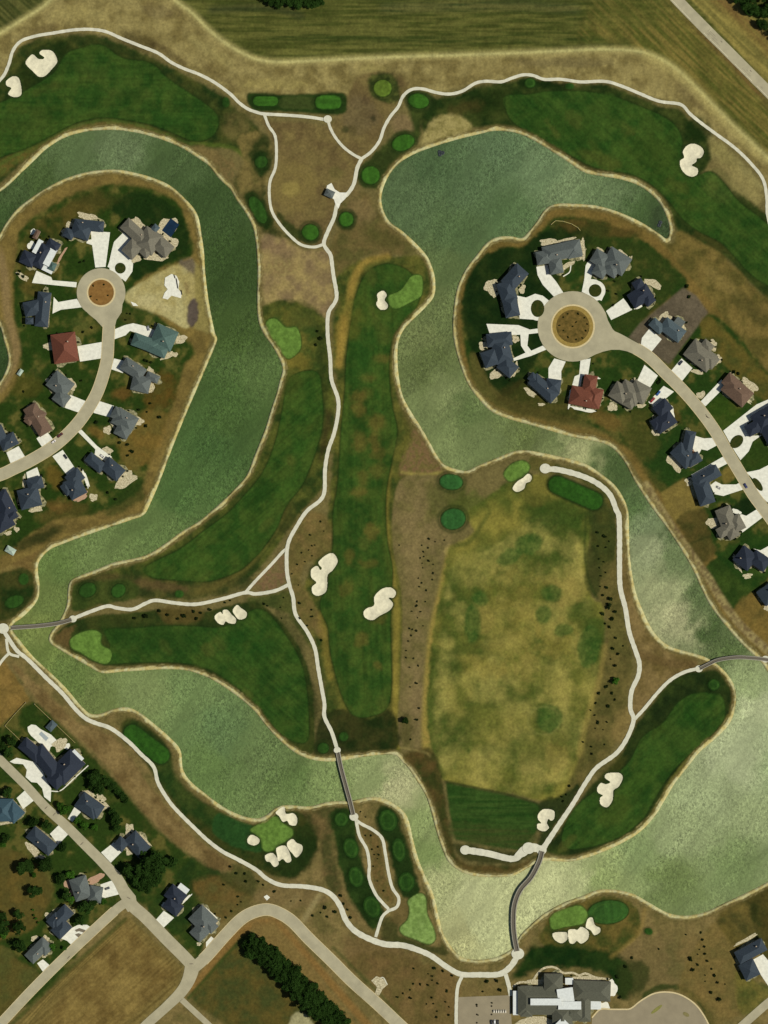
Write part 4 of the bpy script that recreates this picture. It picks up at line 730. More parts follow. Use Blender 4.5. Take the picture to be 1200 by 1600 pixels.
PATHS = [
 ([(-40,160),(0,125),(13,103),(20,80),(32,65),(53,57),(87,51),(113,47),(143,46),(167,50),(190,60),(217,71),(247,83),(267,97),(287,107),(313,117),(337,130),(360,147),(373,160),(387,170),(400,175),(413,178),(450,180),(483,183),(510,187)],4.6),
 ([(513,187),(515,197),(523,213),(537,230),(553,242),(565,248)],4.2),
 ([(413,179),(420,197),(430,213),(432,240),(430,263),(422,283),(421,307),(425,330),(437,350),(453,368),(470,382),(490,386),(505,382)],4.2),
 ([(565,248),(580,237),(593,220),(600,200),(610,182),(622,167),(630,150),(643,140),(660,139),(683,145),(703,147),(723,142),(743,130),(760,127),(783,128),(800,122),(817,117),(833,118),(850,124),(877,124),(907,128),(943,127),(967,133),(997,145),(1030,158),(1063,163),(1077,177),(1090,188),(1117,208),(1147,230),(1173,255),(1192,280),(1198,307),(1199,333),(1206,365)],4.6),
 ([(565,248),(558,263),(553,287),(543,303),(528,317),(522,340),(513,360),(506,380),(513,393),(517,400),(521,430),(526,460),(523,473),(513,490),(512,523),(516,560),(518,593),(528,623),(528,647),(522,677),(513,703),(508,733),(507,767),(500,782),(480,798),(465,820),(450,850),(448,887),(452,913),(458,933),(462,960),(480,987),(492,1013),(497,1043),(503,1077),(507,1100),(507,1120),(518,1143),(526,1168),(528,1175)],5.6),
 ([(449,858),(443,861),(423,883),(400,907),(384,925)],4.4),
 ([(452,913),(430,923),(400,928),(383,926),(350,935),(307,944),(273,942),(243,938),(227,943),(207,952),(183,950),(168,947),(143,955),(113,967)],5.2),
 ([(4,983),(15,1000),(27,1017),(43,1030),(70,1057),(97,1083),(117,1107),(133,1122),(150,1130),(173,1138),(200,1158),(220,1178),(240,1198),(247,1223),(263,1250),(277,1267),(300,1290),(323,1312),(347,1330),(370,1342),(400,1359),(417,1373),(440,1383),(473,1385),(503,1390),(520,1400),(532,1417),(540,1437),(553,1453),(573,1465),(600,1475),(627,1477),(647,1482),(673,1493),(697,1510),(720,1522),(750,1523),(780,1522),(797,1511),(808,1494),(809,1486)],[6,6,6,6,5.5,5.5,5.5,6,6.5,8,9,8,8,9]),
 ([(10,998),(14,1020),(30,1026)],4),([(15,1020),(5,1030),(-6,1046)],4),
 ([(555,1275),(558,1290),(562,1307),(573,1327),(577,1350),(577,1373),(587,1397),(600,1413),(607,1422),(597,1433),(587,1464)],4.6),
 ([(556,1281),(566,1288),(583,1297),(597,1310),(602,1333),(607,1363),(613,1387),(623,1403),(620,1417),(607,1423)],4.6),
 ([(853,733),(873,734),(907,743),(933,755),(953,773),(963,797),(967,806),(968,833),(968,873),(969,917),(977,950),(983,987),(993,1017),(999,1037),(997,1057),(987,1080),(985,1107),(990,1125),(980,1153),(963,1177),(933,1199),(917,1220),(897,1253),(877,1283),(857,1313),(848,1327)],[8.5,8,7.6,7,6.6,6.4,6.5,8]),
 ([(990,1125),(1007,1107),(1027,1083),(1047,1063),(1070,1050),(1094,1044)],5),
 ([(727,1328),(760,1333),(800,1342),(813,1334),(828,1324),(846,1327)],[10,10,9.5,9,15,10]),
 ([(722,1525),(715,1543),(713,1575),(713,1620)],5),([(790,1522),(795,1540),(798,1556)],6),
]
for p, wd in PATHS: strip('path', p, (wd*1.05 if np.isscalar(wd) else [q*1.04 for q in wd]), MT['path'], 0.10+0.006*PATHS.index((p, wd)))
for (x, y, r) in [(512,186,6.5),(5,982,9),(553,1276,7),(852,732,8.5),(727,1328,8),(1092,1045,6),(114,967,6),(809,1490,10),(846,1328,8),(527,1172,5.5),(1196,1030,6),(826,1325,10)]:
    slab('path_landing', ell(x, y, 2*r, 2*r*.9, 0, 20), MT['path'], 0.22)
slab('path_landing', [(511,290),(518,286),(523,296),(531,301),(543,301),(540,310),(532,318),(529,326),(525,322),(522,312),(509,300)], MT['drive'], .25)
ROADS = [
 ('road',[(1020,-40),(1058,0),(1100,43),(1150,93),(1200,143),(1260,203)],17),
 ('road',[(160,480),(170,500),(170,512),(169,533),(167,563),(158,597),(147,623),(128,653),(107,677),(80,700),(47,720),(20,733),(0,742),(-50,757)],18),
 ('road',[(925,520),(955,525),(985,540),(1013,557),(1040,583),(1067,610),(1093,640),(1117,673),(1137,707),(1157,740),(1177,773),(1197,800),(1240,860)],17.5),
 ('road',[(-50,1135),(0,1187),(13,1200),(43,1230),(73,1263),(103,1290),(133,1320),(160,1347),(183,1373),(196,1397),(208,1416),(227,1433),(260,1467),(290,1497),(304,1513)],[14,14,14,15,16,19,19,19]),
 ('road',[(200,1408),(183,1420),(150,1450),(100,1497),(50,1547),(3,1597),(-40,1640)],14.5),
 ('road',[(298,1516),(320,1497),(353,1460),(377,1436),(397,1425),(418,1421),(437,1427),(457,1440),(483,1467),(517,1500),(550,1533),(587,1566),(620,1597),(660,1635)],18),
 ('road',[(302,1505),(295,1530),(283,1550),(260,1573),(230,1600),(200,1630)],[24,18,15,15,15]),
 ('road',[(284,1562),(300,1577),(327,1602),(350,1625)],9),
 ('road',[(1240,1535),(1200,1567),(1177,1587),(1140,1620)],13),
]
for i, (n_, p, wd) in enumerate(ROADS): strip(n_, p, wd, MT['road'], 0.20+i*0.007)
# kerbs as real lighter edging of the roads
def offset_line(pts, off):
    P = catmull(pts, 3); T = np.gradient(P, axis=0); T /= np.linalg.norm(T, axis=1)[:, None]
    return P+np.stack([-T[:, 1], T[:, 0]], 1)*off
for i in (1, 2, 3, 4, 5):
    wd = ROADS[i][2]; wd = wd if np.isscalar(wd) else 15
    if i == 3: continue
    for s in (-1, 1):
        q = offset_line(ROADS[i][1], s*(wd/2+0.3)); a0, a1 = {1: (10, None), 2: (24, None), 4: (8, None), 5: (8, None)}[i]
        strip('kerb', [tuple(v) for v in q[a0:a1:3]], 0.9, MT['kerb'], 0.30)
disc('road', 158, 457, 38, MT['road'], 0.27); disc('roundabout_kerb', 158, 457, 22.5, MT['kerb'], 0.33); 
disc('road', 895, 510, 55, MT['road'], 0.28); disc('roundabout_kerb', 895, 510, 34.5, MT['kerb'], 0.34)
slab('road', [(133,485),(140,492),(150,500),(161,512),(179,512),(182,500),(190,488),(192,470),(158,460)], MT['road'], 0.262)
slab('road', [(935,474),(946,488),(950,501),(957,514),(968,525),(985,534),(1002,543),(992,554),(980,549),(968,546.5),(955,546.5),(942,549.5),(930,554),(915,562),(905,530)], MT['road'], 0.272)
slab('road', [(190,1400),(190,1410),(200,1425),(215,1418),(212,1400),(200,1385)], MT['road'], 0.262)
mi1 = mat_plain('island_turf', (118,96,48), .3, .25, .95, .05, (70,62,26)); mi2 = mat_plain('island_turf_dry', (138,104,54), .3, .25, .95, .05, (110,80,40))
disc('roundabout_lawn', 158, 457, 20, mi2, 0.38); disc('roundabout_lawn', 895, 510, 32, mat_plain('island_rim', (142,120,58), .2, .4), 0.38); disc('roundabout_lawn', 895, 510, 26, mi1, 0.40)
# highway edge lines and joints
for s in (-6.2, 6.2): strip('road_marking', [tuple(v) for v in offset_line(ROADS[0][1], s)[::4]], 0.5, MT['line'], 0.26, skirt=.05)
for s in (-5.2,-2.6,0,2.6): strip('concrete_joint', [tuple(v) for v in offset_line(ROADS[0][1], s)[::4]], 0.35, MT['seam'], 0.245, skirt=.03)
dk = mat_plain('road_patch', (120,112,92), .15, .5)
for (x, y, a) in [(1107,47,-45),(1128,66,45),(1148,87,-45),(1172,110,45),(1185,125,-45),(72,1262,-45),(85,1272,-45),(128,1318,-45),(107,1496,-45),(201,1403,30),(299,1506,0),(1104,650,60),(1106,652,30)]:
    slab('road_patch', ell(x, y, 7, 1.6, a, 10), dk, .30, skirt=.03)
LOT = [(923,1625),(925,1590),(938,1577),(955,1577),(972,1577),(985,1576),(998,1566),(1007,1560),(1020,1553),(1035,1550),(1052,1551),(1067,1556),(1080,1564),(1090,1573),(1100,1587),(1108,1602),(1112,1625)]
slab('parking_lot', LOT, MT['lot'], 0.15)
strip('kerb', LOT[1:16], 2.2, MT['kerb'], 0.25)
slab('parking_lot', [(716,1558),(797,1555),(801,1625),(716,1625)], MT['lot'], 0.15)
slab('planter_bed', ell(1026,1577,22,5,-38,14), mat_plain('lot_island',(124,122,62),.2,1), .3); slab('planter_bed', ell(1072,1585,11,6,30,14), mat_plain('lot_island_b',(120,112,70),.2,1), .3)
for yy in (1572,1585,1598): 
    for xx in (745,768): slab('planter_bed', ell(xx, yy, 3, 3, 0, 8), MT['mulch'], .3)
slab('path_landing', [(580,1532),(588,1525),(600,1530),(606,1538),(598,1545),(592,1556),(586,1552),(589,1542)], MT['patio'], .2)
strip('path', [(586,1534),(598,1527),(605,1538)], 1.6, MT['path'], .25)

slab('utility_pad', [(412,1401),(417,1398),(422,1402),(417,1407)], MT['drive'], .3)
slab('drive_inlay', [(117,1453),(124,1450),(133,1453),(137,1457),(130,1457),(124,1455),(119,1456)], MT['seam'], .22); slab('drive_inlay', [(117,1460),(123,1458),(130,1461),(125,1467)], MT['seam'], .22)
# ------------------------------------------------------------------ bunkers
for P, lab in BUNK_P:
    st = 0.5; x0, y0 = P.min(0)-1; x1, y1 = P.max(0)+1
    xs = np.arange(x0, x1, st); ys = np.arange(y0, y1, st); X, Y = np.meshgrid(xs, ys)
    yy0, yy1, xx0, xx1, m = raster(P, 10); dep = np.zeros((NY, NX)); dep[yy0:yy1, xx0:xx1] = np.clip(blur(m, 2)*1.5-.55, 0, 1)
    ins = np.zeros(X.shape, bool); A = P; B2 = np.roll(P, -1, 0)
    for a, b2 in zip(A, B2):
        c = (a[1] <= Y) != (b2[1] <= Y)
        if abs(b2[1]-a[1]) < 1e-9: continue
        ins ^= c & (X < a[0]+(Y-a[1])*(b2[0]-a[0])/(b2[1]-a[1]))
    Z = samp(H0, X, Y)+0.12-1.0*samp(dep, X, Y)+0.16*(samp(N_fine, X, Y)-.5)
    V = np.stack([(X-600)*S, (800-Y)*S, Z], -1).reshape(-1, 3); idm = np.arange(X.size).reshape(X.shape)
    Q = np.stack([idm[1:, :-1], idm[1:, 1:], idm[:-1, 1:], idm[:-1, :-1]], -1)[ins[:-1, :-1]]
    u, inv = np.unique(Q, return_inverse=True)
    c = V[u].mean(0); o = fast_mesh('sand_bunker', V[u], inv.reshape(-1, 4), None, MT['sand'], c)
    tag(o, lab, 'bunker', 'sand bunkers of the golf course')

# ------------------------------------------------------------------ houses
def bm_to(name, bm, mat, parent, loc=(0,0,0), rz=0):
    bmesh.ops.recalc_face_normals(bm, faces=bm.faces)
    me = bpy.data.meshes.new(name); bm.to_mesh(me); bm.free(); me.materials.append(mat)
    o = bpy.data.objects.new(name, me); o.location = loc; o.rotation_euler = (0,0,rz); return link(o, parent)
def add_box(bm, cx, cy, z0, z1, lx, ly, a=0):
    ca, sa = math.cos(a), math.sin(a); vs = []
    for z in (z0, z1):
        for sx, sy in ((-1,-1),(1,-1),(1,1),(-1,1)):
            x, y = sx*lx/2, sy*ly/2; vs.append(bm.verts.new((cx+x*ca-y*sa, cy+x*sa+y*ca, z)))
    for f in ((3,2,1,0),(4,5,6,7),(0,1,5,4),(1,2,6,5),(2,3,7,6),(3,0,4,7)): bm.faces.new([vs[i] for i in f])
def add_roof(bm, cx, cy, ze, lx, ly, a, pitch=0.5, kind='h', th=0.25, top=None):
    """hip / gable / flat roof with fascia; lx along axis a"""
    if ly > lx: lx, ly, a = ly, lx, a+math.pi/2
    ca, sa = math.cos(a), math.sin(a)
    def v(x, y, z): return bm.verts.new((cx+x*ca-y*sa, cy+x*sa+y*ca, z))
    h = ly/2*pitch
    b0 = [v(sx*lx/2, sy*ly/2, ze-th) for sx, sy in ((-1,-1),(1,-1),(1,1),(-1,1))]
    b1 = [v(sx*lx/2, sy*ly/2, ze) for sx, sy in ((-1,-1),(1,-1),(1,1),(-1,1))]
    for i in range(4): bm.faces.new((b0[i], b0[(i+1) % 4], b1[(i+1) % 4], b1[i]))
    bm.faces.new(b0[::-1])
    if kind == 'f': bm.faces.new(b1); return ze
    if kind == 'm':     # mansard with a flat top
        k = top or ly*0.3; hh = k*pitch
        t = [v(sx*(lx/2-k), sy*(ly/2-k), ze+hh) for sx, sy in ((-1,-1),(1,-1),(1,1),(-1,1))]
        for i in range(4): bm.faces.new((b1[i], b1[(i+1) % 4], t[(i+1) % 4], t[i]))
        bm.faces.new(t); return ze+hh
    inset = ly/2 if kind == 'h' else 0.0
    if inset > lx/2-0.01: inset = lx/2-0.01
    r0 = v(-lx/2+inset, 0, ze+h); r1 = v(lx/2-inset, 0, ze+h)
    bm.faces.new((b1[0], b1[1], r1, r0)); bm.faces.new((b1[2], b1[3], r0, r1)); bm.faces.new((b1[1], b1[2], r1)); bm.faces.new((b1[3], b1[0], r0))
    return ze+h
HOUSES_SPOTS = []
_b = bmesh.new(); add_box(_b, 0, 0, 1.0, 2.4, 1.7, .12); WINME = bpy.data.meshes.new('window'); _b.to_mesh(WINME); _b.free(); WINME.materials.append(MT['glass'])
def unit_box(name, lx, ly, z0, z1, mat):
    b_ = bmesh.new(); add_box(b_, 0, 0, z0, z1, lx, ly); me = bpy.data.meshes.new(name); b_.to_mesh(me); b_.free(); me.materials.append(mat); return me
def house(label, roof, wings, drive=None, patios=(), eave=4.8, name='house', cat='house', islands=(), pitch=.58, shrubs=7, grp=None, walk=None, chim=True):
    cx = np.mean([w_[0] for w_ in wings]); cy = np.mean([w_[1] for w_ in wings]); g = gz(cx, cy)
    root = empty(name, W(cx, cy, g)); tag(root, label, cat, grp or 'houses with shingled roofs')
    bw = bmesh.new(); roofs = {}; j = 0; i = 0
    for i, w_ in enumerate(wings):
        x, y, l, wd, ang = w_[:5]; rk = w_[5] if len(w_) > 5 else 'h'; rm = w_[6] if len(w_) > 6 else roof; ev = w_[7] if len(w_) > 7 else eave
        lx, ly = (x-cx)*S, -(y-cy)*S; a = -R(ang)
        lm, wm = l*S*1.05, wd*S*1.05
        add_box(bw, lx, ly, -0.6, ev-0.12-0.004*i, lm-0.9, wm-0.9, a)
        b_ = roofs.setdefault(rm, bmesh.new()); ztop = add_roof(b_, lx, ly, ev+0.06*((i*7) % 5), lm, wm, a, pitch, rk)
        if i == 0: top = (lx, ly, ztop, a, lm, wm, ev)
    wall = bm_to('wall', bw, MT['wall'], root)
    robj = None
    for k, b_ in roofs.items():
        o = bm_to('roof', b_, ROOF.get(k) or MT[k], root); robj = robj or o
        if k != roof and k in MT: tag(o, 'flat white roof section')
    lx, ly, zt, a, lm, wm, ev = top
    rs = random.Random(int(cx*7+cy))
    if chim:
        bc = bmesh.new(); ox = rs.uniform(-.25,.25)*lm; ux, uy = math.cos(a), math.sin(a); oy = rs.choice((-.18,.18))*wm
        add_box(bc, lx+ox*ux-oy*uy, ly+ox*uy+oy*ux, ev-.5, zt+0.5, 1.1, 0.9, a); bm_to('chimney', bc, MT['wall'], robj)
    for s in (-1, 1):
        for q in (-.27, .27):
            px, py = q*lm, s*(wm/2-.45); wo_ = bpy.data.objects.new('window', WINME); link(wo_, root)
            wo_.location = (lx+px*math.cos(a)-py*math.sin(a), ly+px*math.sin(a)+py*math.cos(a), 0); wo_.rotation_euler = (0,0,a)
    for k, w_ in enumerate(wings):
        if shrubs and (len(w_) < 7 or w_[6] not in ('whiteroof',)) and w_[3] > 11:
            slab('planter_bed', lobed(w_[0]+rs.uniform(-1,1), w_[1]+rs.uniform(-1,1), w_[2]*1.05+rs.uniform(3,7), w_[3]*1.05+rs.uniform(3,7), w_[4], int(w_[0]*5+w_[1]+k)), MT['bed'], .05+.004*k, smooth=False)
    if drive: slab('driveway', drive, MT['drive'], .13+.01*rs.random())
    for k, isl in enumerate(islands): slab('planter_bed', ell(*isl, 24), mat_island, .30)
    for k, p in enumerate(patios):
        m_ = MT['patio'] if len(p) < 6 else MT[p[5]]
        slab('patio', lobed(p[0], p[1], p[2]*.88, p[3]*.88, p[4], int(p[0]*3+p[1])) if not (len(p) > 6) else p[6], m_, .10+.012*k+.004*rs.random(), smooth=False)
    if walk:
        for wk in walk: strip('garden_path', wk, 1.6, MT['drive'], .17, step=2)
    # foundation planting positions
    sp = []
    for k in range(shrubs):
        w_ = wings[rs.randrange(len(wings))]; aa = R(w_[4]); e = rs.choice((0,1,2,3)); tq = rs.uniform(-.5,.5)
        l2, w2 = w_[2]*.525+2.4, w_[3]*.525+2.4
        ux, uy = (tq*2*l2, (1 if e == 0 else -1)*w2) if e < 2 else ((1 if e == 2 else -1)*l2, tq*2*w2)
        px, py = w_[0]+ux*math.cos(aa)-uy*math.sin(aa), w_[1]+ux*math.sin(aa)+uy*math.cos(aa)
        ok = all(not inside_wing(px, py, q, 1.2) for q in wings) and not (drive and inpoly(px, py, drive))
        if ok: sp.append((px, py))
    HOUSES_SPOTS.append((label, sp)); return root
def inside_wing(px, py, w_, mrg=0):
    aa = R(w_[4]); dx, dy = px-w_[0], py-w_[1]; u_ = dx*math.cos(aa)+dy*math.sin(aa); v_ = -dx*math.sin(aa)+dy*math.cos(aa)
    return abs(u_) < w_[2]*.525+mrg and abs(v_) < w_[3]*.525+mrg
def inpoly(px, py, P):
    c = False
    for (x0, y0), (x1, y1) in zip(P, list(P[1:])+[P[0]]):
        if (y0 > py) != (y1 > py) and px < x0+(py-y0)*(x1-x0)/(y1-y0): c = not c
    return c
mat_island = mat_plain('island_lawn', (34,50,16), .3, .4, .95, .05, (60,60,24))

# --- west island
house('modern house with mixed navy and white roofs beside the west cul-de-sac','navy',[(66,401,36,18,-62),(45,405,22,20,25),(84,384,20,14,30),(60,386,22,8,-62,'f','whiteroof',4.6),(79,402,28,11,-62,'f','whiteroof',5.4),(72,419,24,10,26,'f','whiteroof',3.6),(58,367,14,7,-62,'h','brown'),(83,417,10,12,25,'h','teal')],[(57,423),(80,433),(82,438),(120,441),(119,449),(50,442)],[(50,384,14,17,-60,'drive'),(96,400,4,34,30,'terracotta'),(52,362,12,8,-40,'drive'),(35,432,24,9,35)],shrubs=12)
house('slate roofed house north of the west cul-de-sac with a wide fan shaped driveway','slate',[(140,353,44,16,6),(128,361,28,24,18),(109,366,16,14,30)],[(142,361),(172,363),(165,417),(149,418),(144,383),(135,380),(136,375),(143,374)],[(136,338,34,11,10),(112,360,30,26,25)],shrubs=8)
house('large taupe house with a dark blue pool by the west cul-de-sac','taupe',[(212,364,44,20,42),(207,390,24,22,-48),(234,377,34,30,-58),(255,386,28,22,40),(228,394,16,14,42),(243,358,12,10,-50,'h','greyblue')],[(193,363),(206,374),(189,391),(203,401),(208,412),(207,424),(196,440),(185,431),(175,420),(168,417),(171,408),(174,394),(178,378)],[(216,350,30,14,40,'patio'),(262,356,40,30,-54,'patio'),(242,399,40,20,10),(266,380,24,26,40),(213,405,18,10,-30)],islands=[(188,419,17,17,0)],shrubs=12)
house('slate blue roofed house west of the west cul-de-sac','slate',[(68,484,52,20,96),(52,482,26,22,-12),(47,502,12,10,0)],[(84,464),(91,472),(120,467),(129,480),(95,484),(82,490)],shrubs=5)
house('square red brown hip roofed house on the west lane','red',[(102,544,44,37,82)],[(121,541),(161,534),(158,560),(125,565)],[(78,541,14,20,80),(88,536,8,44,80)],shrubs=6)
house('mid grey roofed house southwest of the red brown one on the west lane','grey',[(95,601,34,28,38),(97,622,22,20,38)],[(110,617),(137,628),(127,646),(101,637)],[(82,592,22,16,-40),(112,600,12,24,-30)],shrubs=7)
house('brown roofed house on the inner side of the west lane bend','brown',[(60,656,48,22,58),(56,650,26,24,30),(46,658,12,10,40)],[(57,685),(73,674),(85,689),(68,702)],[(73,668,4,20,-30)],shrubs=8)
house('slate roofed house cut by the west edge above the lane','slate',[(14,690,26,20,-27),(-2,680,26,22,65)],[(10,707),(29,697),(40,715),(17,725)],shrubs=5)
house('charcoal roofed house south of the west lane with a tan patio','slate',[(118,762,30,26,62),(118,746,24,20,-38),(105,764,18,12,52)],[(82,713),(98,703),(119,734),(105,743)],[(127,776,26,12,-35,'terracotta'),(146,777,14,13,0),(134,748,6,34,-20,'drive')],shrubs=8)
house('slate roofed house just below the west lane near the left edge','slate',[(47,778,32,30,-14),(56,756,24,18,-16)],[(41,738),(58,730),(63,745),(60,752),(44,755)],[(56,796,24,9,-14),(38,752,6,24,0)],shrubs=7)
house('navy roofed house at the left edge south of the lane','navy',[(8,787,38,24,62),(6,815,28,26,-30),(20,806,12,16,60)],None,[(13,833,12,7,-20),(26,827,10,8,30)],shrubs=7)
house('teal roofed house with an angled garage wing east of the west lane','teal',[(257,528,34,32,24),(229,537,42,20,20),(247,546,30,18,24)],[(178,515),(195,508),(208,505),(225,509),(242,516),(236,531),(217,530),(213,520),(203,517),(196,524),(179,530)],[(282,530,22,14,-10),(262,556,26,9,-25),(274,554,8,8,0)],shrubs=8)
house('dark grey roofed house directly south of the teal one','grey',[(209,577,36,20,32),(221,600,28,24,14),(239,590,20,12,25)],[(178,560),(199,565),(192,583),(174,577)],[(235,578,12,8,30),(237,605,9,20,5),(208,600,3,20,10)],shrubs=10)
house('grey roofed house between two brown lawns south east on the west lane','grey',[(196,657,34,26,30),(186,648,20,18,30),(193,673,22,20,28)],[(153,626),(178,634),(172,652),(146,645)],[(217,658,16,14,30),(168,672,14,14,0),(176,663,6,14,-30)],shrubs=8)
house('long slate roofed house with a round stone terrace near the channel bank','slate',[(177,733,32,22,40),(150,723,30,17,40)],[(122,675),(127,671),(152,697),(175,714),(166,722),(148,710),(149,702)],[(196,750,40,22,-38),(168,705,18,14,40)],shrubs=8)
slab('driveway', ell(188,419,34,34,0,30), MT['drive'], .155)
slab('driveway', ell(930,454,32,32,0,30), MT['drive'], .157); slab('driveway', ell(840,481,34,40,0,30), MT['drive'], .159)
# --- east island
house('wide grey roofed house north of the east cul-de-sac','grey',[(878,393,58,24,-12),(850,403,24,20,-10),(868,416,24,20,80),(896,390,22,26,-10)],[(838,417),(856,414),(859,428),(869,440),(880,457),(866,464),(848,445),(840,430)],[(856,378,28,12,-8),(884,376,36,8,-12),(910,390,10,38,0),(888,414,26,8,-30)],shrubs=8,walk=[[(880,432),(890,425),(892,415)]])
house('slate roofed house bent round its drive north west of the east cul-de-sac','slate',[(804,434,36,24,-48),(792,456,30,24,72),(798,480,30,22,78)],[(808,462),(822,465),(836,459),(848,462),(858,470),(848,500),(842,500),(812,498)],[(768,448,24,26,30),(776,456,22,10,-50),(816,452,10,16,20)],islands=[(840,482,21,27,0)],shrubs=12)
house('grey roofed house with a ring shaped drive north east of the east cul-de-sac','grey',[(963,409,36,30,32),(937,405,24,22,32),(937,424,20,18,30),(955,421,22,20,32)],[(919,408),(930,414),(923,436),(932,437),(943,445),(946,456),(940,470),(934,468),(920,461),(909,456),(913,436),(915,415)],[(973,399,24,12,38),(980,412,6,34,30),(937,391,12,8,20)],islands=[(930,454,20,20,0)],shrubs=12)
house('small dark slate roofed house east of the east cul-de-sac','navy',[(1000,463,34,24,-32),(997,445,16,14,-30),(1012,468,18,16,50)],[(974,466),(988,484),(955,500),(947,486)],[(1020,443,32,13,22),(998,480,16,4,-25,'drive')],shrubs=8)
house('slate blue roofed house with many hips west of the east cul-de-sac','slate',[(784,549,36,26,75),(780,531,38,20,-6),(766,560,24,24,-20),(793,574,22,26,-50)],[(760,506),(810,508),(828,515),(842,513),(843,520),(826,522),(824,540),(830,548),(848,540),(854,546),(830,556),(803,564),(802,560),(821,551),(814,540),(813,523),(766,524)],[(755,540,16,14,-20),(774,585,16,20,60),(804,578,8,28,20),(806,530,12,12,0)],shrubs=14)
house('slate roofed house south west of the east cul-de-sac','slate',[(849,607,46,20,42),(864,603,22,20,8),(834,592,16,13,40)],[(866,560),(884,565),(877,580),(877,595),(857,595),(857,575)],[(828,613,24,9,38),(846,632,12,5,0)],shrubs=8)
house('red roofed house south of the east cul-de-sac','red',[(912,621,42,28,12),(921,600,20,26,10),(928,622,22,30,14)],[(907,563),(923,560),(919,585),(910,588),(907,604),(894,602),(898,588),(905,585)],[(912,640,44,6,10,'drive'),(930,590,16,5,10,'drive'),(891,622,5,36,8,'drive')],shrubs=7)
house('taupe grey roofed house between the red house and the east lane','taupe',[(984,614,34,28,30),(968,614,26,26,32),(998,613,28,28,28),(984,626,18,22,30)],[(1007,570),(1028,587),(1014,608),(996,594)],[(957,636,17,14,10),(990,594,14,6,-30),(1002,634,16,7,-10)],shrubs=9)
house('grey green roofed house standing on the bare dark lot beside the east lane','greyblue',[(1050,516,36,22,36),(1026,510,22,15,42),(1060,505,14,14,36,'f','grey')],[(1015,513),(1034,530),(1016,552),(1001,541),(1003,528)],[(1050,514,48,32,34,'patio'),(1038,498,26,18,-40)],shrubs=2)
house('taupe roofed house east of the bare dark lot','taupe',[(1094,556,44,30,38),(1104,541,18,14,40),(1108,562,24,20,40)],[(1065,560),(1082,575),(1066,595),(1048,580)],[(1112,540,18,20,20),(1122,562,12,16,40),(1090,581,22,8,10)],shrubs=8)
house('brown roofed house with an L shaped front east of the east lane','brown',[(1151,612,42,28,40),(1142,598,24,20,40)],[(1127,593),(1135,602),(1102,635),(1095,627)],[(1172,602,34,14,40),(1164,622,6,30,-50),(1095,617,16,11,-20)],shrubs=7)
house('navy roofed house with red and blue vehicles on its drive','navy',[(1037,659,32,24,-34),(1035,638,24,20,-40),(1025,662,14,16,-30)],[(1037,603),(1053,612),(1035,627),(1021,636),(1013,628)],[(1024,676,16,9,30),(1050,642,6,24,-15,'drive')],shrubs=9)
house('slate roofed house with a bent plan and a round terrace west of the east lane','slate',[(1067,712,34,24,46),(1075,692,36,16,102),(1083,718,22,16,-30)],[(1086,681),(1100,685),(1116,684),(1120,696),(1105,704),(1096,702),(1090,713),(1082,700)],[(1055,724,18,36,-48),(1085,706,8,7,0,'terracotta')],shrubs=8)
house('slate L shaped house beside the square brown lawn','slate',[(1103,745,42,19,-30),(1099,769,38,24,72)],[(1110,758),(1118,752),(1128,757),(1150,757),(1165,750),(1170,762),(1130,775),(1116,772)],[(1078,752,16,14,-30)],shrubs=7)
slab('driveway', [(1080,742),(1134,711),(1141,722),(1110,738),(1084,750)], MT['drive'], .125)
house('large navy roofed house with a turning drive at the right edge','navy',[(1200,652,46,30,-30),(1177,669,24,18,-28),(1203,676,24,36,-30)],[(1130,673),(1182,632),(1210,620),(1210,634),(1184,642),(1183,650),(1167,662),(1175,681),(1190,680),(1176,690),(1170,705),(1157,719),(1146,702)],(),islands=[(1151,690,24,17,-45)],shrubs=8)
slab('driveway', [(1166,738),(1186,734),(1210,722),(1210,790),(1198,784),(1184,770),(1178,750)], MT['drive'], .13); slab('planter_bed', ell(1184,757,10,24,-35,18), mat_island, .3)
house('taupe grey roofed house with four hips beside the dark hedge','taupe',[(1135,812,38,24,68),(1150,818,24,20,62),(1131,829,22,16,-30),(1143,832,18,18,60)],[(1157,803),(1166,806),(1182,796),(1192,808),(1160,832),(1154,822)],[(1113,817,20,18,0),(1151,800,16,9,30,'drive')],shrubs=10)
house('navy roofed house on the chequered green lawn near the right edge','navy',[(1164,872,28,28,38),(1186,876,28,22,34)],[(1177,857),(1188,860),(1210,848),(1210,885),(1199,880),(1194,866)],[(1168,900,16,9,-10),(1152,880,5,34,-25)],shrubs=8)
house('slate roofed house cut by the right edge above the channel','slate',[(1200,928,28,26,-35)],None,[(1199,950,12,10,0)],shrubs=4)
# --- south west
house('mansion with a huge navy roof and white pool terrace beside the south west road','navy',[(106,1198,46,32,-45),(74,1190,52,24,52),(50,1171,36,20,40),(92,1214,30,24,-45),(122,1180,20,8,45,'f','whiteroof',6.2)],[(15,1190),(26,1184),(39,1187),(55,1191),(67,1205),(73,1220),(80,1232),(79,1253),(69,1245),(66,1232),(58,1223),(49,1222),(40,1214),(42,1203),(36,1194),(22,1193)],[(64,1150,1,1,0,'drive',[(43,1136),(49,1132),(56,1133),(63,1139),(80,1148),(91,1159),(86,1164),(79,1167),(77,1174),(66,1166),(58,1158),(48,1149),(44,1143)]),(94,1163,26,20,-40),(45,1162,10,8,0),(104,1166,12,10,0,'drive')],eave=6,shrubs=12,walk=[[(79,1236),(95,1235),(115,1217),(138,1196)]])
house('blue grey roofed house at the left edge across from the mansion','blue',[(6,1265,34,30,90),(22,1268,26,24,46)],[(26,1247),(39,1235),(54,1250),(36,1264)],[(10,1286,26,4,-10)],shrubs=6)
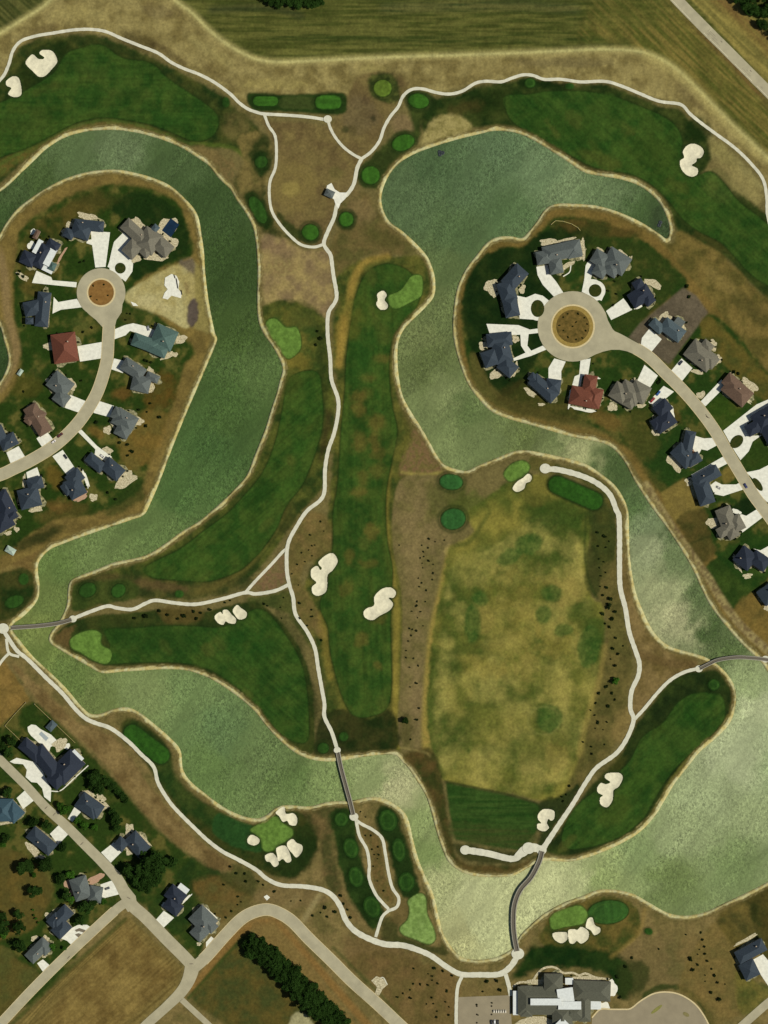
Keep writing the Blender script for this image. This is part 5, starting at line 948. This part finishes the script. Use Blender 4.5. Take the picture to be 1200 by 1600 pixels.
house('charcoal hip roofed house with a pale border below the tree row','slate',[(140,1258,36,26,36),(148,1262,24,22,34)],[(117,1260),(127,1268),(113,1284),(106,1279)],[(143,1256,50,36,34),(157,1247,18,14,30)],shrubs=9)
house('dark navy rectangular house west of the south west road','slate',[(66,1313,44,22,40)],[(78,1303),(92,1289),(107,1303),(91,1320)],[(51,1327,30,14,50),(68,1340,22,6,20)],shrubs=6)
house('slate roofed pair of joined blocks beside the dense tree clump','slate',[(215,1318,34,24,48),(190,1318,18,17,-50)],[(158,1332),(178,1316),(190,1331),(173,1348)],[(202,1298,14,26,5),(205,1322,20,30,20),(227,1312,4,30,-45)],shrubs=5)
house('grey roofed house with terracotta terraces beside the road junction','grey',[(127,1387,34,26,72),(150,1396,20,24,10)],[(157,1382),(180,1374),(188,1380),(187,1397),(160,1404)],[(150,1373,30,13,-30,'terracotta'),(106,1381,14,15,0,'terracotta'),(112,1396,10,14,20,'terracotta'),(110,1405,14,10,30)],shrubs=9)
house('slate roofed house with a fan shaped patterned drive','slate',[(96,1432,36,20,-45),(97,1450,26,20,-45),(86,1437,20,16,-45)],[(78,1442),(90,1464),(105,1470),(112,1477),(124,1470),(144,1450),(136,1445),(122,1445),(112,1450),(104,1444),(106,1455),(95,1464),(82,1450)],[(76,1431,14,12,0)],shrubs=8)
house('dark grey rectangular house lowest by the diagonal lane','grey',[(60,1484,38,19,-45),(70,1478,18,22,-45)],[(58,1505),(67,1499),(82,1512),(71,1524)],[(54,1466,14,8,-30),(72,1466,12,8,30),(69,1493,8,8,0)],shrubs=10)
house('navy roofed house with a white sun deck between road and tree clump','navy',[(275,1398,28,22,38),(271,1415,26,20,38),(286,1389,17,12,38,'f','whiteroof',3.4)],[(256,1423),(272,1434),(254,1451),(242,1439)],[(292,1404,4,22,45,'drive'),(257,1414,9,9,0,'drive')],shrubs=4)
house('grey L shaped house in the angle of the southern junction','grey',[(318,1436,34,30,45),(314,1454,22,26,45),(328,1444,22,16,45)],[(322,1472),(330,1463),(337,1469),(322,1483)],[(329,1427,34,5,44,'drive'),(336,1446,4,18,45,'patio'),(311,1475,8,6,0)],shrubs=8)
house('slate L shaped house near the lower right corner','slate',[(1172,1485,46,20,-28),(1170,1514,24,26,-26)],[(1172,1502),(1192,1491),(1204,1505),(1210,1560),(1200,1540),(1188,1522),(1184,1524)],[(1166,1468,44,6,-28),(1156,1500,4,30,-20)],shrubs=6)
# small structures
house('small square grey roofed shelter on a pale pad beside the cart path','grey',[(515,303,14,11,25)],None,(),eave=3,name='shelter',cat='shelter',shrubs=0,grp='small outbuildings',chim=False)
house('small pale roofed shed at the bank below the left edge houses','pale',[(17,860,15,10,30)],None,(),eave=2.5,name='shed',cat='shed',shrubs=0,grp='small outbuildings',chim=False)
house('tiny white roofed shed beside the brown trail on the west island','pale',[(32,582,10,6,-55)],None,(),eave=2.2,name='shed',cat='shed',shrubs=0,grp='small outbuildings',chim=False)
house('grey shed behind the mansion pool terrace','greyblue',[(81,1134,15,11,-48)],None,(),eave=3,name='shed',cat='shed',shrubs=0,grp='small outbuildings',chim=False)
# pools
pool = slab('swimming_pool', [(253,360),(267,341),(280,351),(267,371)], MT['pool'], .30, kind=None); tag(pool, 'dark blue rectangular pool beside the large taupe house', 'pool')
pool = slab('swimming_pool', [(61,1147),(65,1143),(76,1153),(72,1158)], mat_plain('pool_cover',(150,160,158),.05,.5,.4,.4), .30, kind=None); tag(pool, 'small pale covered pool in the white terrace of the mansion', 'pool')
# construction slab
fo = empty('house_foundation', W(270,448,gz(270,448))); tag(fo, 'pale concrete foundation of an unbuilt house on the bare sandy lot', 'foundation')
o = slab('slab', [(258,434),(268,428),(276,431),(280,440),(279,452),(284,458),(283,466),(268,462),(262,468),(254,466),(257,458),(262,452),(257,446)], MT['drive'], .45, kind=None); o.parent = fo; o.location = Vector(o.location)-Vector(fo.location)
bm_ = bmesh.new()
for (x, y, l, a) in [(273,432,6,70),(277,443,16,80),(284,457,7,80)]: add_box(bm_, (x-270)*S, -(y-448)*S, 0, 1.2, l*S, .6, -R(a))
bm_to('trench_wall', bm_, MT['mulch'], fo)
slab('rubble_patch', [(204,471),(212,474),(216,478),(208,478)], MT['drive'], .3)
# clubhouse
club = house('large clubhouse with dark olive roofs and a white roof terrace at the bottom edge','club',
 [(845,1562,70,42,0,'m','club',5.5),(822,1563,18,46,0,'h','club',5.2),(864,1534,28,27,0,'h','club',6.5),(924,1547,56,30,2,'h','club',5.3),(913,1574,18,40,0,'h','club',5),(878,1588,34,30,90,'h','club',6.2),(896,1580,34,26,0,'h','club',5.1),
  (852,1562,46,10,0,'f','whiteroof',11.6),(883,1555,24,26,-8,'f','whiteroof',9.5),(889,1568,34,12,0,'f','whiteroof',10.2),(889,1532,12,10,0,'f','whiteroof',4.2),(807,1566,11,36,0,'f','whiteroof',3.8),(930,1567,16,17,0,'f','whiteroof',4.2),(879,1600,20,16,45,'f','whiteroof',9.6)],
 None, [(955,1545,20,30,0,'drive'),(942,1575,22,22,0,'drive'),(838,1534,30,9,0,'patio'),(919,1529,50,8,5,'patio')], eave=5.4, name='clubhouse', cat='clubhouse', shrubs=10, grp='golf club buildings', pitch=.45, chim=False)
strip('garden_path', [(801,1542),(812,1535),(830,1534),(838,1524),(846,1515),(856,1511),(868,1512),(880,1520),(895,1520),(905,1524),(915,1521),(930,1527),(952,1530)], 3.4, MT['patio'], .2)
slab('garden_path', [(804,1600),(812,1594),(830,1588),(850,1588),(862,1594),(868,1620),(804,1620)], MT['patio'], .14)
# fences
def fence(label, pts, h=1.4, w_=0.35):
    c = np.mean(pts, axis=0); root = empty('garden_fence', W(c[0], c[1], 0)); tag(root, label, 'fence')
    for (x0, y0), (x1, y1) in zip(pts[:-1], pts[1:]):
        L_ = math.hypot(x1-x0, y1-y0)*S; a = -math.atan2(y1-y0, x1-x0); g = gz((x0+x1)/2, (y0+y1)/2)
        mx_, my_ = ((x0+x1)/2-c[0])*S, -((y0+y1)/2-c[1])*S
        bm = bmesh.new(); add_box(bm, 0, 0, g+.1, g+h, L_-.5, w_, 0); bm_to('rail_panel', bm, MT['fence'], root, (mx_, my_, 0), a)
        bp_ = bmesh.new(); add_box(bp_, 0, 0, g-.3, g+h+.2, .4, .4, 0); bm_to('post', bp_, MT['rail'], root, ((x0-c[0])*S, -(y0-c[1])*S, 0), a)
fence('pale curved garden fence on the lawn north of the wide grey house', [(861,351),(868,345),(880,346),(893,350),(903,356),(907,361)], 1.2, .6)
fence('long straight yard fence north east of the mansion', [(54,1100),(75,1120),(96,1140),(118,1161)])
fence('short yard fence west of the mansion running to the orange field', [(40,1098),(24,1115),(8,1134)])
fence('yard fence between the mansion lawn and its three round trees', [(8,1134),(22,1147),(37,1162)])
# ------------------------------------------------------------------ bridges
POSTME = unit_box('post', .2, .2, 0, 1.0, MT['rail']); PILEME = unit_box('pile', .45, .45, -4.2, -.3, MT['pier'])
def bridge(label, pts, wd):
    c = np.mean(pts, axis=0); P = catmull(pts, 3); root = empty('footbridge', W(c[0], c[1], 0)); tag(root, label, 'footbridge', 'timber footbridges over the water')
    T = np.gradient(P, axis=0); T /= np.linalg.norm(T, axis=1)[:, None]; N = np.stack([-T[:, 1], T[:, 0]], 1)
    zz = 0.75
    def ribbon(name, off, w_, z0, z1, mat):
        V = []; F = []
        for p, n in zip(P, N):
            for o_, z_ in ((-w_/2, z0),(-w_/2, z1),(w_/2, z1),(w_/2, z0)):
                q = p+n*(off+o_); a = W(q[0], q[1], z_); b_ = W(c[0], c[1], 0); V.append((a[0]-b_[0], a[1]-b_[1], z_))
        for i in range(len(P)-1):
            for j in range(4): F.append((i*4+j, i*4+(j+1) % 4, i*4+4+(j+1) % 4, i*4+4+j))
        e = (len(P)-1)*4; F += [(0,1,2,3),(e+3,e+2,e+1,e)]
        o = mesh_obj(name, V, F, mat, root); bm = bmesh.new(); bm.from_mesh(o.data); bmesh.ops.recalc_face_normals(bm, faces=bm.faces); bm.to_mesh(o.data); bm.free(); return o
    ribbon('deck', 0, wd*.72, zz-.3, zz, MT['deck'])
    for s in (-1, 1):
        ribbon('kerb_beam', s*wd*.42, wd*.16, zz-.2, zz+.25, MT['rail'])
        r = ribbon('handrail', s*wd*.36, .45, zz+1.0, zz+1.15, MT['rail'])
        for p, n in list(zip(P, N))[::3]:
            q = p+n*s*wd*.36; po = link(bpy.data.objects.new('post', POSTME), r); po.location = ((q[0]-c[0])*S, -(q[1]-c[1])*S, zz)
    for p, n in list(zip(P, N))[2:-2:5]:
        for s in (-1, 1):
            q = p+n*s*wd*.3; po = link(bpy.data.objects.new('pile', PILEME), root); po.location = ((q[0]-c[0])*S, -(q[1]-c[1])*S, zz)
bridge('slightly curved footbridge at the left edge across the west channel', [(112,968),(90,974),(60,978),(17,981)], 6.5)
bridge('straight dark footbridge in the middle between the central path and the forked path', [(528,1176),(533,1200),(541,1230),(547,1252),(552,1273)], 7.2)
bridge('arched footbridge at the right edge across the east channel', [(1094,1044),(1108,1037),(1122,1031),(1150,1027),(1175,1028),(1194,1030),(1214,1034)], 6)
bridge('long S curved footbridge from the range tee to the clubhouse', [(847,1330),(842,1347),(830,1370),(813,1390),(804,1413),(802,1440),(804,1465),(808,1486)], 8.5)

# ------------------------------------------------------------------ vegetation
def leaf_cloud(seed, n, sz, lumps, flat=.8):
    rs = np.random.RandomState(seed); V = []; F = []
    L_ = []
    for k in range(lumps):
        th = rs.rand()*2*math.pi; rr = .62*math.sqrt(rs.rand()); L_.append((rr*math.cos(th), rr*math.sin(th), rs.uniform(-.25,.45)*flat, rs.uniform(.28,.5)))
    L_.append((0,0,.1,.55))
    for i in range(n):
        c = L_[rs.randint(len(L_))]; d = rs.normal(size=3); d /= np.linalg.norm(d); r = c[3]*(rs.rand()**.35)
        p = np.array(c[:3])+d*r*np.array([1,1,flat]); nrm = d+rs.normal(size=3)*.5+np.array([0,0,.5]); nrm /= np.linalg.norm(nrm)
        t = np.cross(nrm, rs.normal(size=3)); t /= np.linalg.norm(t); b_ = np.cross(nrm, t); s_ = sz*rs.uniform(.6,1.4); k = len(V)
        for (a, e) in ((-1,-.6),(0.2,-1),(1,.2),(.1,1)): V.append(p+t*a*s_+b_*e*s_)
        F.append((k,k+1,k+2,k+3))
    return np.array(V), F
def trunk_mesh(h, r):
    V = []; F = []; n = 7
    for z, q in ((0,1.2),(h*.4,.8),(h,.35)):
        for i in range(n): V.append((r*q*math.cos(i*2*math.pi/n), r*q*math.sin(i*2*math.pi/n), z))
    for j in range(2):
        for i in range(n): F.append((j*n+i, j*n+(i+1) % n, (j+1)*n+(i+1) % n, (j+1)*n+i))
    for a in range(4):      # limbs
        t = a*1.6+.3; k = len(V); b0 = np.array([0,0,h*(.45+.1*a)]); e = b0+np.array([math.cos(t)*.5, math.sin(t)*.5, .45]); s_ = r*.35
        for p, q in ((b0, s_),(e, s_*.4)):
            for i in range(4): V.append(p+np.array([math.cos(i*1.57)*q, math.sin(i*1.57)*q, 0]))
        for i in range(4): F.append((k+i, k+(i+1) % 4, k+4+(i+1) % 4, k+4+i))
    return V, F
def proto_mesh(nm, V, F, mat):
    me = bpy.data.meshes.new(nm); me.from_pydata([tuple(v) for v in V], [], F); me.materials.append(mat); me.update(); return me
CR = {}
for kind, mat, n, sz, lm in (('tree', LEAF, 1500, .085, 11), ('shrub', LEAF2, 260, .17, 4), ('bright', LEAF3, 1200, .09, 9)):
    CR[kind] = []
    for k in range(4):
        V, F = leaf_cloud(100+k*7+len(kind), n, sz, lm); V = V+np.array([0,0,1.15]); CR[kind].append(proto_mesh('crown', V, F, mat))
tv, tf = trunk_mesh(1.1, .09); TRK = proto_mesh('trunk', tv, tf, MT['trunk'])
rv = random.Random(5)
CROWNS = []
def plant(x, y, r, kind, label, group, name=None, cat=None, hs=None):
    """r = crown radius in survey units; unit mesh crown radius about 1"""
    if kind == 'shrub': SHRUBQ.append((r, x, y, label, group)); return
    return plant_now(x, y, r, kind, label, group, name, cat, hs)
SHRUBQ = []
def plant_now(x, y, r, kind, label, group, name=None, cat=None, hs=None):
    sc = r*S*(1.3 if kind != 'shrub' else 1.2); h = (hs or rv.uniform(.85,1.15))*(.85 if kind != 'shrub' else .8)
    root = empty(name or ('shrub' if kind == 'shrub' else 'tree'), W(x, y, gz(x, y)-.05), rv.uniform(0,6.28)); root.scale = (sc, sc*rv.uniform(.85,1.15), sc*h)
    tag(root, label, cat or ('shrub' if kind == 'shrub' else 'tree'), group)
    c = bpy.data.objects.new('crown', CR[kind][rv.randrange(4)]); link(c, root)
    if kind == 'shrub': c.location.z = -.45
    t_ = bpy.data.objects.new('trunk', TRK); link(t_, root)
    if kind == 'shrub': t_.scale.z = .6
    CROWNS.append((x, y, r)); return root
def shrubs(ox, oy, L_, label, group, k=1.0):
    for x, y, r in L_: plant(ox+x/3, oy+y/3, max(1.2, r/3*k), 'shrub', label, group)
G1='shrubs scattered in the dry rough'
shrubs(800,800,[(435,115,9),(405,160,7),(440,165,6),(455,138,5),(400,95,8),(408,220,5),(430,233,5),(410,262,4),(440,283,5),(418,300,6),(414,348,5),(445,355,9),(428,390,8),(463,407,12),(452,443,13),(485,468,10),(425,475,11),(467,502,12),(437,522,6),(457,540,8),(485,590,8),(522,627,6),(474,640,9),(497,664,8),(463,690,5),(482,720,9),(443,818,9),(406,850,9),(468,850,9),(482,880,6),(393,895,6),(452,908,10),(368,928,4),(388,952,6),(403,985,8),(445,985,5),(390,1015,4),(427,1020,4),(333,1077,5),(433,1090,5),(373,1100,6),(376,1133,7)],'dark shrub in the brown strip between the driving range and its east path','shrubs east of the driving range')
plant(962,1063,5,'bright','single larger round green bush among the dark shrubs east of the range','bushes of the course','bush','bush')
shrubs(400,800,[(810,125,8),(778,155,5),(808,168,6),(840,140,4),(785,187,5),(787,210,5),(770,215,5),(810,230,8),(780,240,4),(830,245,4),(830,287,6),(827,318,6),(783,262,3),(778,332,6),(765,350,5),(762,310,4),(798,368,7),(755,420,7),(752,440,7),(795,420,5),(730,465,5),(772,467,5),(758,495,4),(720,547,7),(753,557,7),(733,550,5),(783,533,4),(728,578,6),(715,605,5),(703,650,5),(738,687,6),(703,682,5),(760,720,6),(720,727,5),(753,803,7),(722,820,4),(765,920,7),(752,973,8),(725,1067,6),(883,132,5),(672,155,4)],'small dark shrub in the brown strip between the central fairway and the driving range','shrubs west of the driving range',.9)
plant(633,1126,5,'tree','lone round dark tree at the south end of the brown strip','trees of the course')
shrubs(400,800,[(303,43,7),(255,108,6),(318,90,4),(275,155,5),(262,158,5),(215,190,6),(248,178,4),(262,205,5),(230,232,5),(195,245,6),(168,290,4),(200,343,4),(205,428,9),(260,458,6),(262,490,6),(205,497,6),(240,533,6),(308,602,7)],'small shrub on the brown mound right of the central path fork','shrubs by the central path fork',.9)
shrubs(400,800,[(40,430,8),(55,440,6),(115,447,4),(120,497,4),(130,400,5)],'small shrub on dry grass below the central path fork','shrubs below the fork',.9)
shrubs(0,800,[(630,497,10),(685,487,13),(748,465,11),(785,483,9),(860,487,12),(910,465,9),(943,473,8),(922,498,9),(832,500,9),(985,458,9),(1055,425,6),(1078,415,5)],'dark shrub in the row under the western cart path','shrubs under the western path')
shrubs(400,400,[(290,352,8),(302,388,12),(282,418,8)],'dark shrub of the trio between the west green and the central path','trio of shrubs')
shrubs(400,1200,[(398,598,9),(412,635,8),(430,665,7),(443,702,8),(326,653,11),(368,673,11),(335,697,7),(303,678,5),(265,692,7),(35,548,6),(88,578,8),(210,623,6),(165,623,4),(10,530,7)],'shrub on brown ground between the southern path and the curved road','shrubs by the curved road')
shrubs(400,1200,[(513,315,5),(540,316,6),(545,380,5),(575,405,5),(570,425,4),(573,370,5),(555,405,4),(598,575,6),(550,460,4),(490,205,4),(570,530,3),(515,230,4)],'small shrub on the brown island inside the forked path','shrubs inside the forked path')
shrubs(400,1200,[(740,940,6),(837,937,9),(875,950,7),(918,972,7),(738,1010,6),(770,1015,6),(805,1017,6),(825,975,5),(852,1010,6),(825,995,5),(722,1040,5),(690,1055,6),(662,1073,6),(725,1078,7),(825,1075,6),(895,1043,7),(888,1095,5),(800,1105,4),(833,1105,5),(848,1140,5),(905,1157,7),(848,1167,7),(905,1120,4),(808,965,4)],'small dark shrub on the brown field left of the parking lot','shrubs left of the parking lot')
shrubs(400,1200,[(1083,998,10),(1130,995,10),(1145,1040,10),(1063,1048,5),(1035,1108,5),(1105,1100,5),(1042,1158,4)],'round dark bush on the plot above the parking lot','bushes above the parking lot')
shrubs(800,1200,[(885,770,6),(893,803,7),(902,838,7),(905,870,7),(836,896,11),(870,920,7),(850,945,11),(915,905,7),(935,942,6),(950,973,8),(965,1005,8),(933,1050,9),(972,1082,12),(870,873,4),(878,850,4),(905,970,4),(905,1000,4),(998,1013,4),(815,780,5),(688,847,5)],'dark shrub on dry ground between the clubhouse loop and the lower right house','shrubs in the lower right')
shrubs(800,1200,[(563,890,7),(533,932,10),(493,980,9),(505,1075,8)],'dark bush east of the clubhouse terrace','bushes by the terrace')
shrubs(800,1200,[(270,85,7),(235,135,6),(240,155,6),(255,125,5)],'dark shrub left of the path above the upright bunker','shrubs above the upright bunker')
shrubs(0,1200,[(1080,463,8),(1110,493,9),(1147,495,8),(1153,532,9),(1050,547,6),(1117,602,6),(1130,627,5),(1115,640,5),(1087,670,7),(1060,702,7)],'shrub on the slope behind the grey L shaped house','shrubs behind the L shaped house')
shrubs(0,400,[(455,780,11),(750,755,10),(685,798,9),(560,875,9),(597,883,10),(617,915,10),(600,935,7),(650,720,9),(690,730,6),(705,690,7),(680,490,8),(692,495,8),(708,500,7),(740,330,8),(715,330,7)],'dark garden shrub in the yards beside the west lane','garden shrubs west')
shrubs(0,400,[(380,585,6),(110,635,6),(375,30,6),(395,25,7),(595,270,5),(612,272,5),(590,300,5),(195,1030,8),(505,1110,8),(545,1140,8),(430,335,7),(390,355,7),(85,85,9),(110,95,9),(95,70,9)],'small garden bush on a lawn of the west island','garden bushes west')
shrubs(0,400,[(487,135,5),(437,140,5),(425,190,5),(507,185,5),(455,205,4)],'tiny shrub on the dry round island of the west cul-de-sac','shrubs on west roundabout')
shrubs(800,400,[(240,288,6),(262,270,5),(310,272,6),(340,290,6),(352,318,6),(345,350,6),(330,385,5),(300,392,6),(262,380,6),(240,350,5),(222,325,5),(285,330,5),(300,310,5)],'shrub in the ring on the round island of the east cul-de-sac','shrubs on east roundabout',.9)
shrubs(740,340,[(1000,320,10),(1010,370,9)],'dark bush at the fence corner','bushes near fence')
shrubs(800,400,[(450,162,7),(490,178,6),(475,230,6),(690,590,11),(695,575,9),(1040,545,10),(1060,550,8),(650,700,8),(380,505,4),(1000,1170,12),(1015,1190,10),(120,820,6)],'dark garden bush in the yards beside the east lane','garden bushes east')
GT='trees of the south west neighbourhood'
T10=[(660,470,34),(705,440,44),(745,425,38),(700,500,40),(650,520,30),(605,470,30),(745,480,34),(690,545,34),(625,495,26),(730,520,28)]
for x, y, r in T10: plant(x/3, 1200+y/3, r/3, 'tree', 'large dark tree of the dense clump beside the road junction', 'dense clump of trees')
for x, y, r, lb in [(815,437,27,'lone round tree just right of the dense clump'),(670,402,18,'small tree at the upper edge of the dense clump'),(550,235,28,'tree at the corner above the slate pair of blocks'),(530,205,18,'smaller tree left above the slate pair of blocks'),(545,275,20,'tree just above the driveway of the slate pair of blocks')]: plant(x/3,1200+y/3,r/3,'tree',lb,GT)
for x, y, r in [(440,50,26),(468,88,26),(500,60,20),(530,80,20),(555,105,20),(575,130,20),(455,25,18),(592,148,14),(428,78,18),(485,45,16),(515,68,16)]: plant(x/3,1200+y/3,r/3,'tree','dark tree in the slanting row behind the charcoal hip roofed house','slanting row of trees')
for x, y, r in [(125,382,11.5),(42,432,11),(92,492,12)]: plant(x/6.667,1100+y/6.667,r/1.45,'tree','round dark tree of the trio west of the mansion','trio of round trees')
for x, y, r in [(40,110,22),(165,250,24),(220,264,24),(30,328,22),(18,350,16),(130,460,30),(103,470,26),(212,450,32),(160,500,12),(300,365,22),(290,515,24),(330,500,20),(170,572,28),(315,590,22),(330,612,18),(408,650,30),(436,632,22),(485,625,15),(378,707,24),(90,680,22),(20,735,34),(95,740,32),(15,695,22),(100,830,28),(242,832,18),(305,845,10),(362,245,18),(395,262,20),(442,275,16),(300,200,18),(318,188,18),(282,178,18),(155,665,6),(160,690,6),(168,705,6),(180,722,6),(25,775,18)]:
    plant(x/3,1200+y/3,r/3,'tree' if r > 20 else 'bright','round dark garden tree around the houses west of the south west road',GT)
rt = random.Random(12)
for i in range(24):
    f = i/23; bx, by = 396+f*142, 1470+f*136
    for j in (-1, 0, 1):
        if i in (0, 23) and j: continue
        plant(bx+j*10.5*.72+rt.uniform(-3,3), by-j*10.5*.69+rt.uniform(-3,3), rt.uniform(6.5,10), 'tree', 'tree in the long diagonal shelter belt beside the southern road', 'diagonal shelter belt', hs=1.2)
for x, y, r in [(386,1475,8),(393,1463,8),(390,1489,8)]: plant(x, y, r, 'tree', 'tree at the north west end of the shelter belt set slightly apart', 'end of the shelter belt')
for i in range(46):
    a, b_ = rt.random(), rt.random()
    x = 1150+ (a)*75; y = -12+b_*78
    if y < (x-1142)*0.92-4: plant(x, y, rt.uniform(6,9), 'tree', 'tree of the wood in the upper right corner beyond the highway', 'corner wood')
for i in range(26):
    plant(406+rt.random()*96, -6+rt.random()*15, rt.uniform(5,8), 'tree', 'tree of the small wood touching the top edge', 'top edge wood')
for lab, sp in HOUSES_SPOTS:
    for (x, y) in sp: plant(x, y, rv.uniform(1.2,2.2), 'shrub', 'small foundation shrub against the '+' '.join(lab.split()[:10]), 'foundation shrubs of the '+' '.join(lab.split()[:6]))
SHRUBQ.sort(key=lambda q: -q[0])
for r, x, y, lb_, g_ in SHRUBQ[:295]: plant_now(x, y, r, 'shrub', lb_, g_)
V = []; F = []
for r, x, y, lb_, g_ in SHRUBQ[295:]:
    me = CR['shrub'][rv.randrange(4)]; sc = r*S*1.25; b0 = len(V); th = rv.uniform(0,6.28); ca, sa = math.cos(th)*sc, math.sin(th)*sc; wx_, wy_, wz_ = W(x, y, gz(x, y)-.05-.36*sc)
    V += [(wx_+v.co.x*ca-v.co.y*sa, wy_+v.co.x*sa+v.co.y*ca, wz_+v.co.z*sc*.8) for v in me.vertices]; F += [[b0+i for i in p.vertices] for p in me.polygons]
if V: tag(mesh_obj('small_shrubs', V, F, LEAF2), 'smallest dark garden shrubs planted along the house walls', 'shrubs', None, 'stuff')
# ------------------------------------------------------------------ vehicles
def car(x, y, ang, c, label, L_=4.6, Wd=1.9, cat='car', name='parked_car', hc=1.45):
    root = empty(name, W(x, y, gz(x, y)+.28), -R(ang)); tag(root, label, cat, 'vehicles')
    m = mat_plain('paint_'+name, c, .03, 1, .35, .5)
    bm = bmesh.new(); prof = [(-.5,.35),(-.5,.75),(-.46,.85),(-.2,.9),(.22,.9),(.47,.78),(.5,.6),(.5,.35)]
    for s in (-1, 1): 
        for px, pz in prof: bm.verts.new((px*L_, s*Wd/2*(1 if pz < .8 else .94), pz))
    bm.verts.ensure_lookup_table(); n = len(prof)
    for i in range(n): bm.faces.new([bm.verts[k] for k in (i, (i+1) % n, n+(i+1) % n, n+i)])
    bm.faces.new([bm.verts[i] for i in range(n)]); bm.faces.new([bm.verts[n+i] for i in range(n-1,-1,-1)])
    bm_to('body', bm, m, root)
    bm = bmesh.new(); vs = []
    for px, pz, py in ((-.4,.88,.46),(.26,.88,.46),(.1,hc-.05,.38),(-.3,hc-.05,.38)):
        vs.append((bm.verts.new((px*L_, -py*Wd, pz)), bm.verts.new((px*L_, py*Wd, pz))))
    for i in range(4): a, b_ = vs[i], vs[(i+1) % 4]; bm.faces.new((a[0], b_[0], b_[1], a[1]))
    bm.faces.new([v[0] for v in vs]); bm.faces.new([v[1] for v in vs][::-1]); cab = bm_to('window', bm, MT['glass'], root)
    bm = bmesh.new(); add_box(bm, -.1*L_, 0, hc-.05, hc+.02, .42*L_, .78*Wd); bm_to('car_roof', bm, m, root)
    for sx in (-.31,.31):
        for sy in (-1,1):
            bm = bmesh.new(); bmesh.ops.create_cone(bm, cap_ends=True, segments=14, radius1=.34, radius2=.34, depth=.22, matrix=Matrix.Translation((sx*L_, sy*(Wd/2-.08), .34)) @ Matrix.Rotation(R(90), 4, 'X')); bm_to('wheel', bm, MT['tyre'], root)
car(1019.5,625,-45,(150,40,30),'red pickup sized car on the drive of the navy house by the east lane',5.6,2.2)
car(1028.5,614.5,-50,(30,80,140),'blue car on the drive of the navy house by the east lane',5.2,2.1)
car(1165,759,60,(34,44,96),'dark blue car driving on the east lane',4.8,2,name='car')
car(94,680,-38,(88,36,26),'dark red car parked on the west lane kerb by the brown roofed house',6,2.2)
car(84,690,-38,(226,218,206),'white trailer parked behind the dark red car on the west lane',4.4,2)
car(102.5,713.5,55,(24,24,26),'black car on the drive of the charcoal roofed house')
car(1063.5,567,-50,(34,38,48),'dark car on the drive of the taupe house east of the bare lot',5,2)
car(168,1388,-20,(90,92,90),'grey car on the drive beside the terracotta terraces')
car(160,713,40,(200,196,188),'white car on the drive of the long slate roofed house')
car(1123,762,30,(180,176,166),'pale car on the pale drive beside the slate L shaped house',4.4)
car(232,513,80,(150,150,150),'silver car on the drive of the teal roofed house')
for i in range(6):
    car(772+i*3.6,1580,90,(222,214,190),'small pale golf cart in the row at the edge of the parking lot',3,1.4,'golf cart','golf_cart',1.8)
for i in range(3): car(768+i*5,1597,90,((40,40,42),(220,220,214),(60,58,50))[i],('dark','white','brown')[i]+' car at the bottom edge of the parking lot')

# ------------------------------------------------------------------ floating aerators
dkm = mat_plain('float_plastic',(30,38,42),.2,1,.6,.3)
def aerator(x, y, lab, n, r_):
    root = empty('pond_aerator', W(x, y, -1.35)); tag(root, lab, 'aerator', 'floating aerators')
    for k in range(n):
        a = k*2.3+x; q = r_*S*.55 if n > 1 else 0; bm = bmesh.new()
        for i in range(16):
            t0, t1 = 2*math.pi*i/16, 2*math.pi*(i+1)/16; rr = r_*S*(.62 if n > 1 else 1)
            v = [bm.verts.new((rr*f*math.cos(t), rr*f*math.sin(t), z)) for t in (t0, t1) for f, z in ((1,-.2),(1,.25),(.6,.4),(.15,.3))]
            for j in range(3): bm.faces.new((v[j], v[4+j], v[5+j], v[j+1]))
        bmesh.ops.remove_doubles(bm, verts=bm.verts, dist=.001); bm_to('float', bm, dkm, root, (q*math.cos(a), q*math.sin(a), 0))
    bm = bmesh.new(); add_box(bm, 0, 0, -.3, .9, .7, .7, .4); bm_to('motor_housing', bm, dkm, root)
aerator(689, 239, 'dark floating aerator cluster near the north west bank of the northern lake', 3, 5)
aerator(1032, 350, 'dark floating aerator in the narrow east tip of the northern lake', 2, 5)
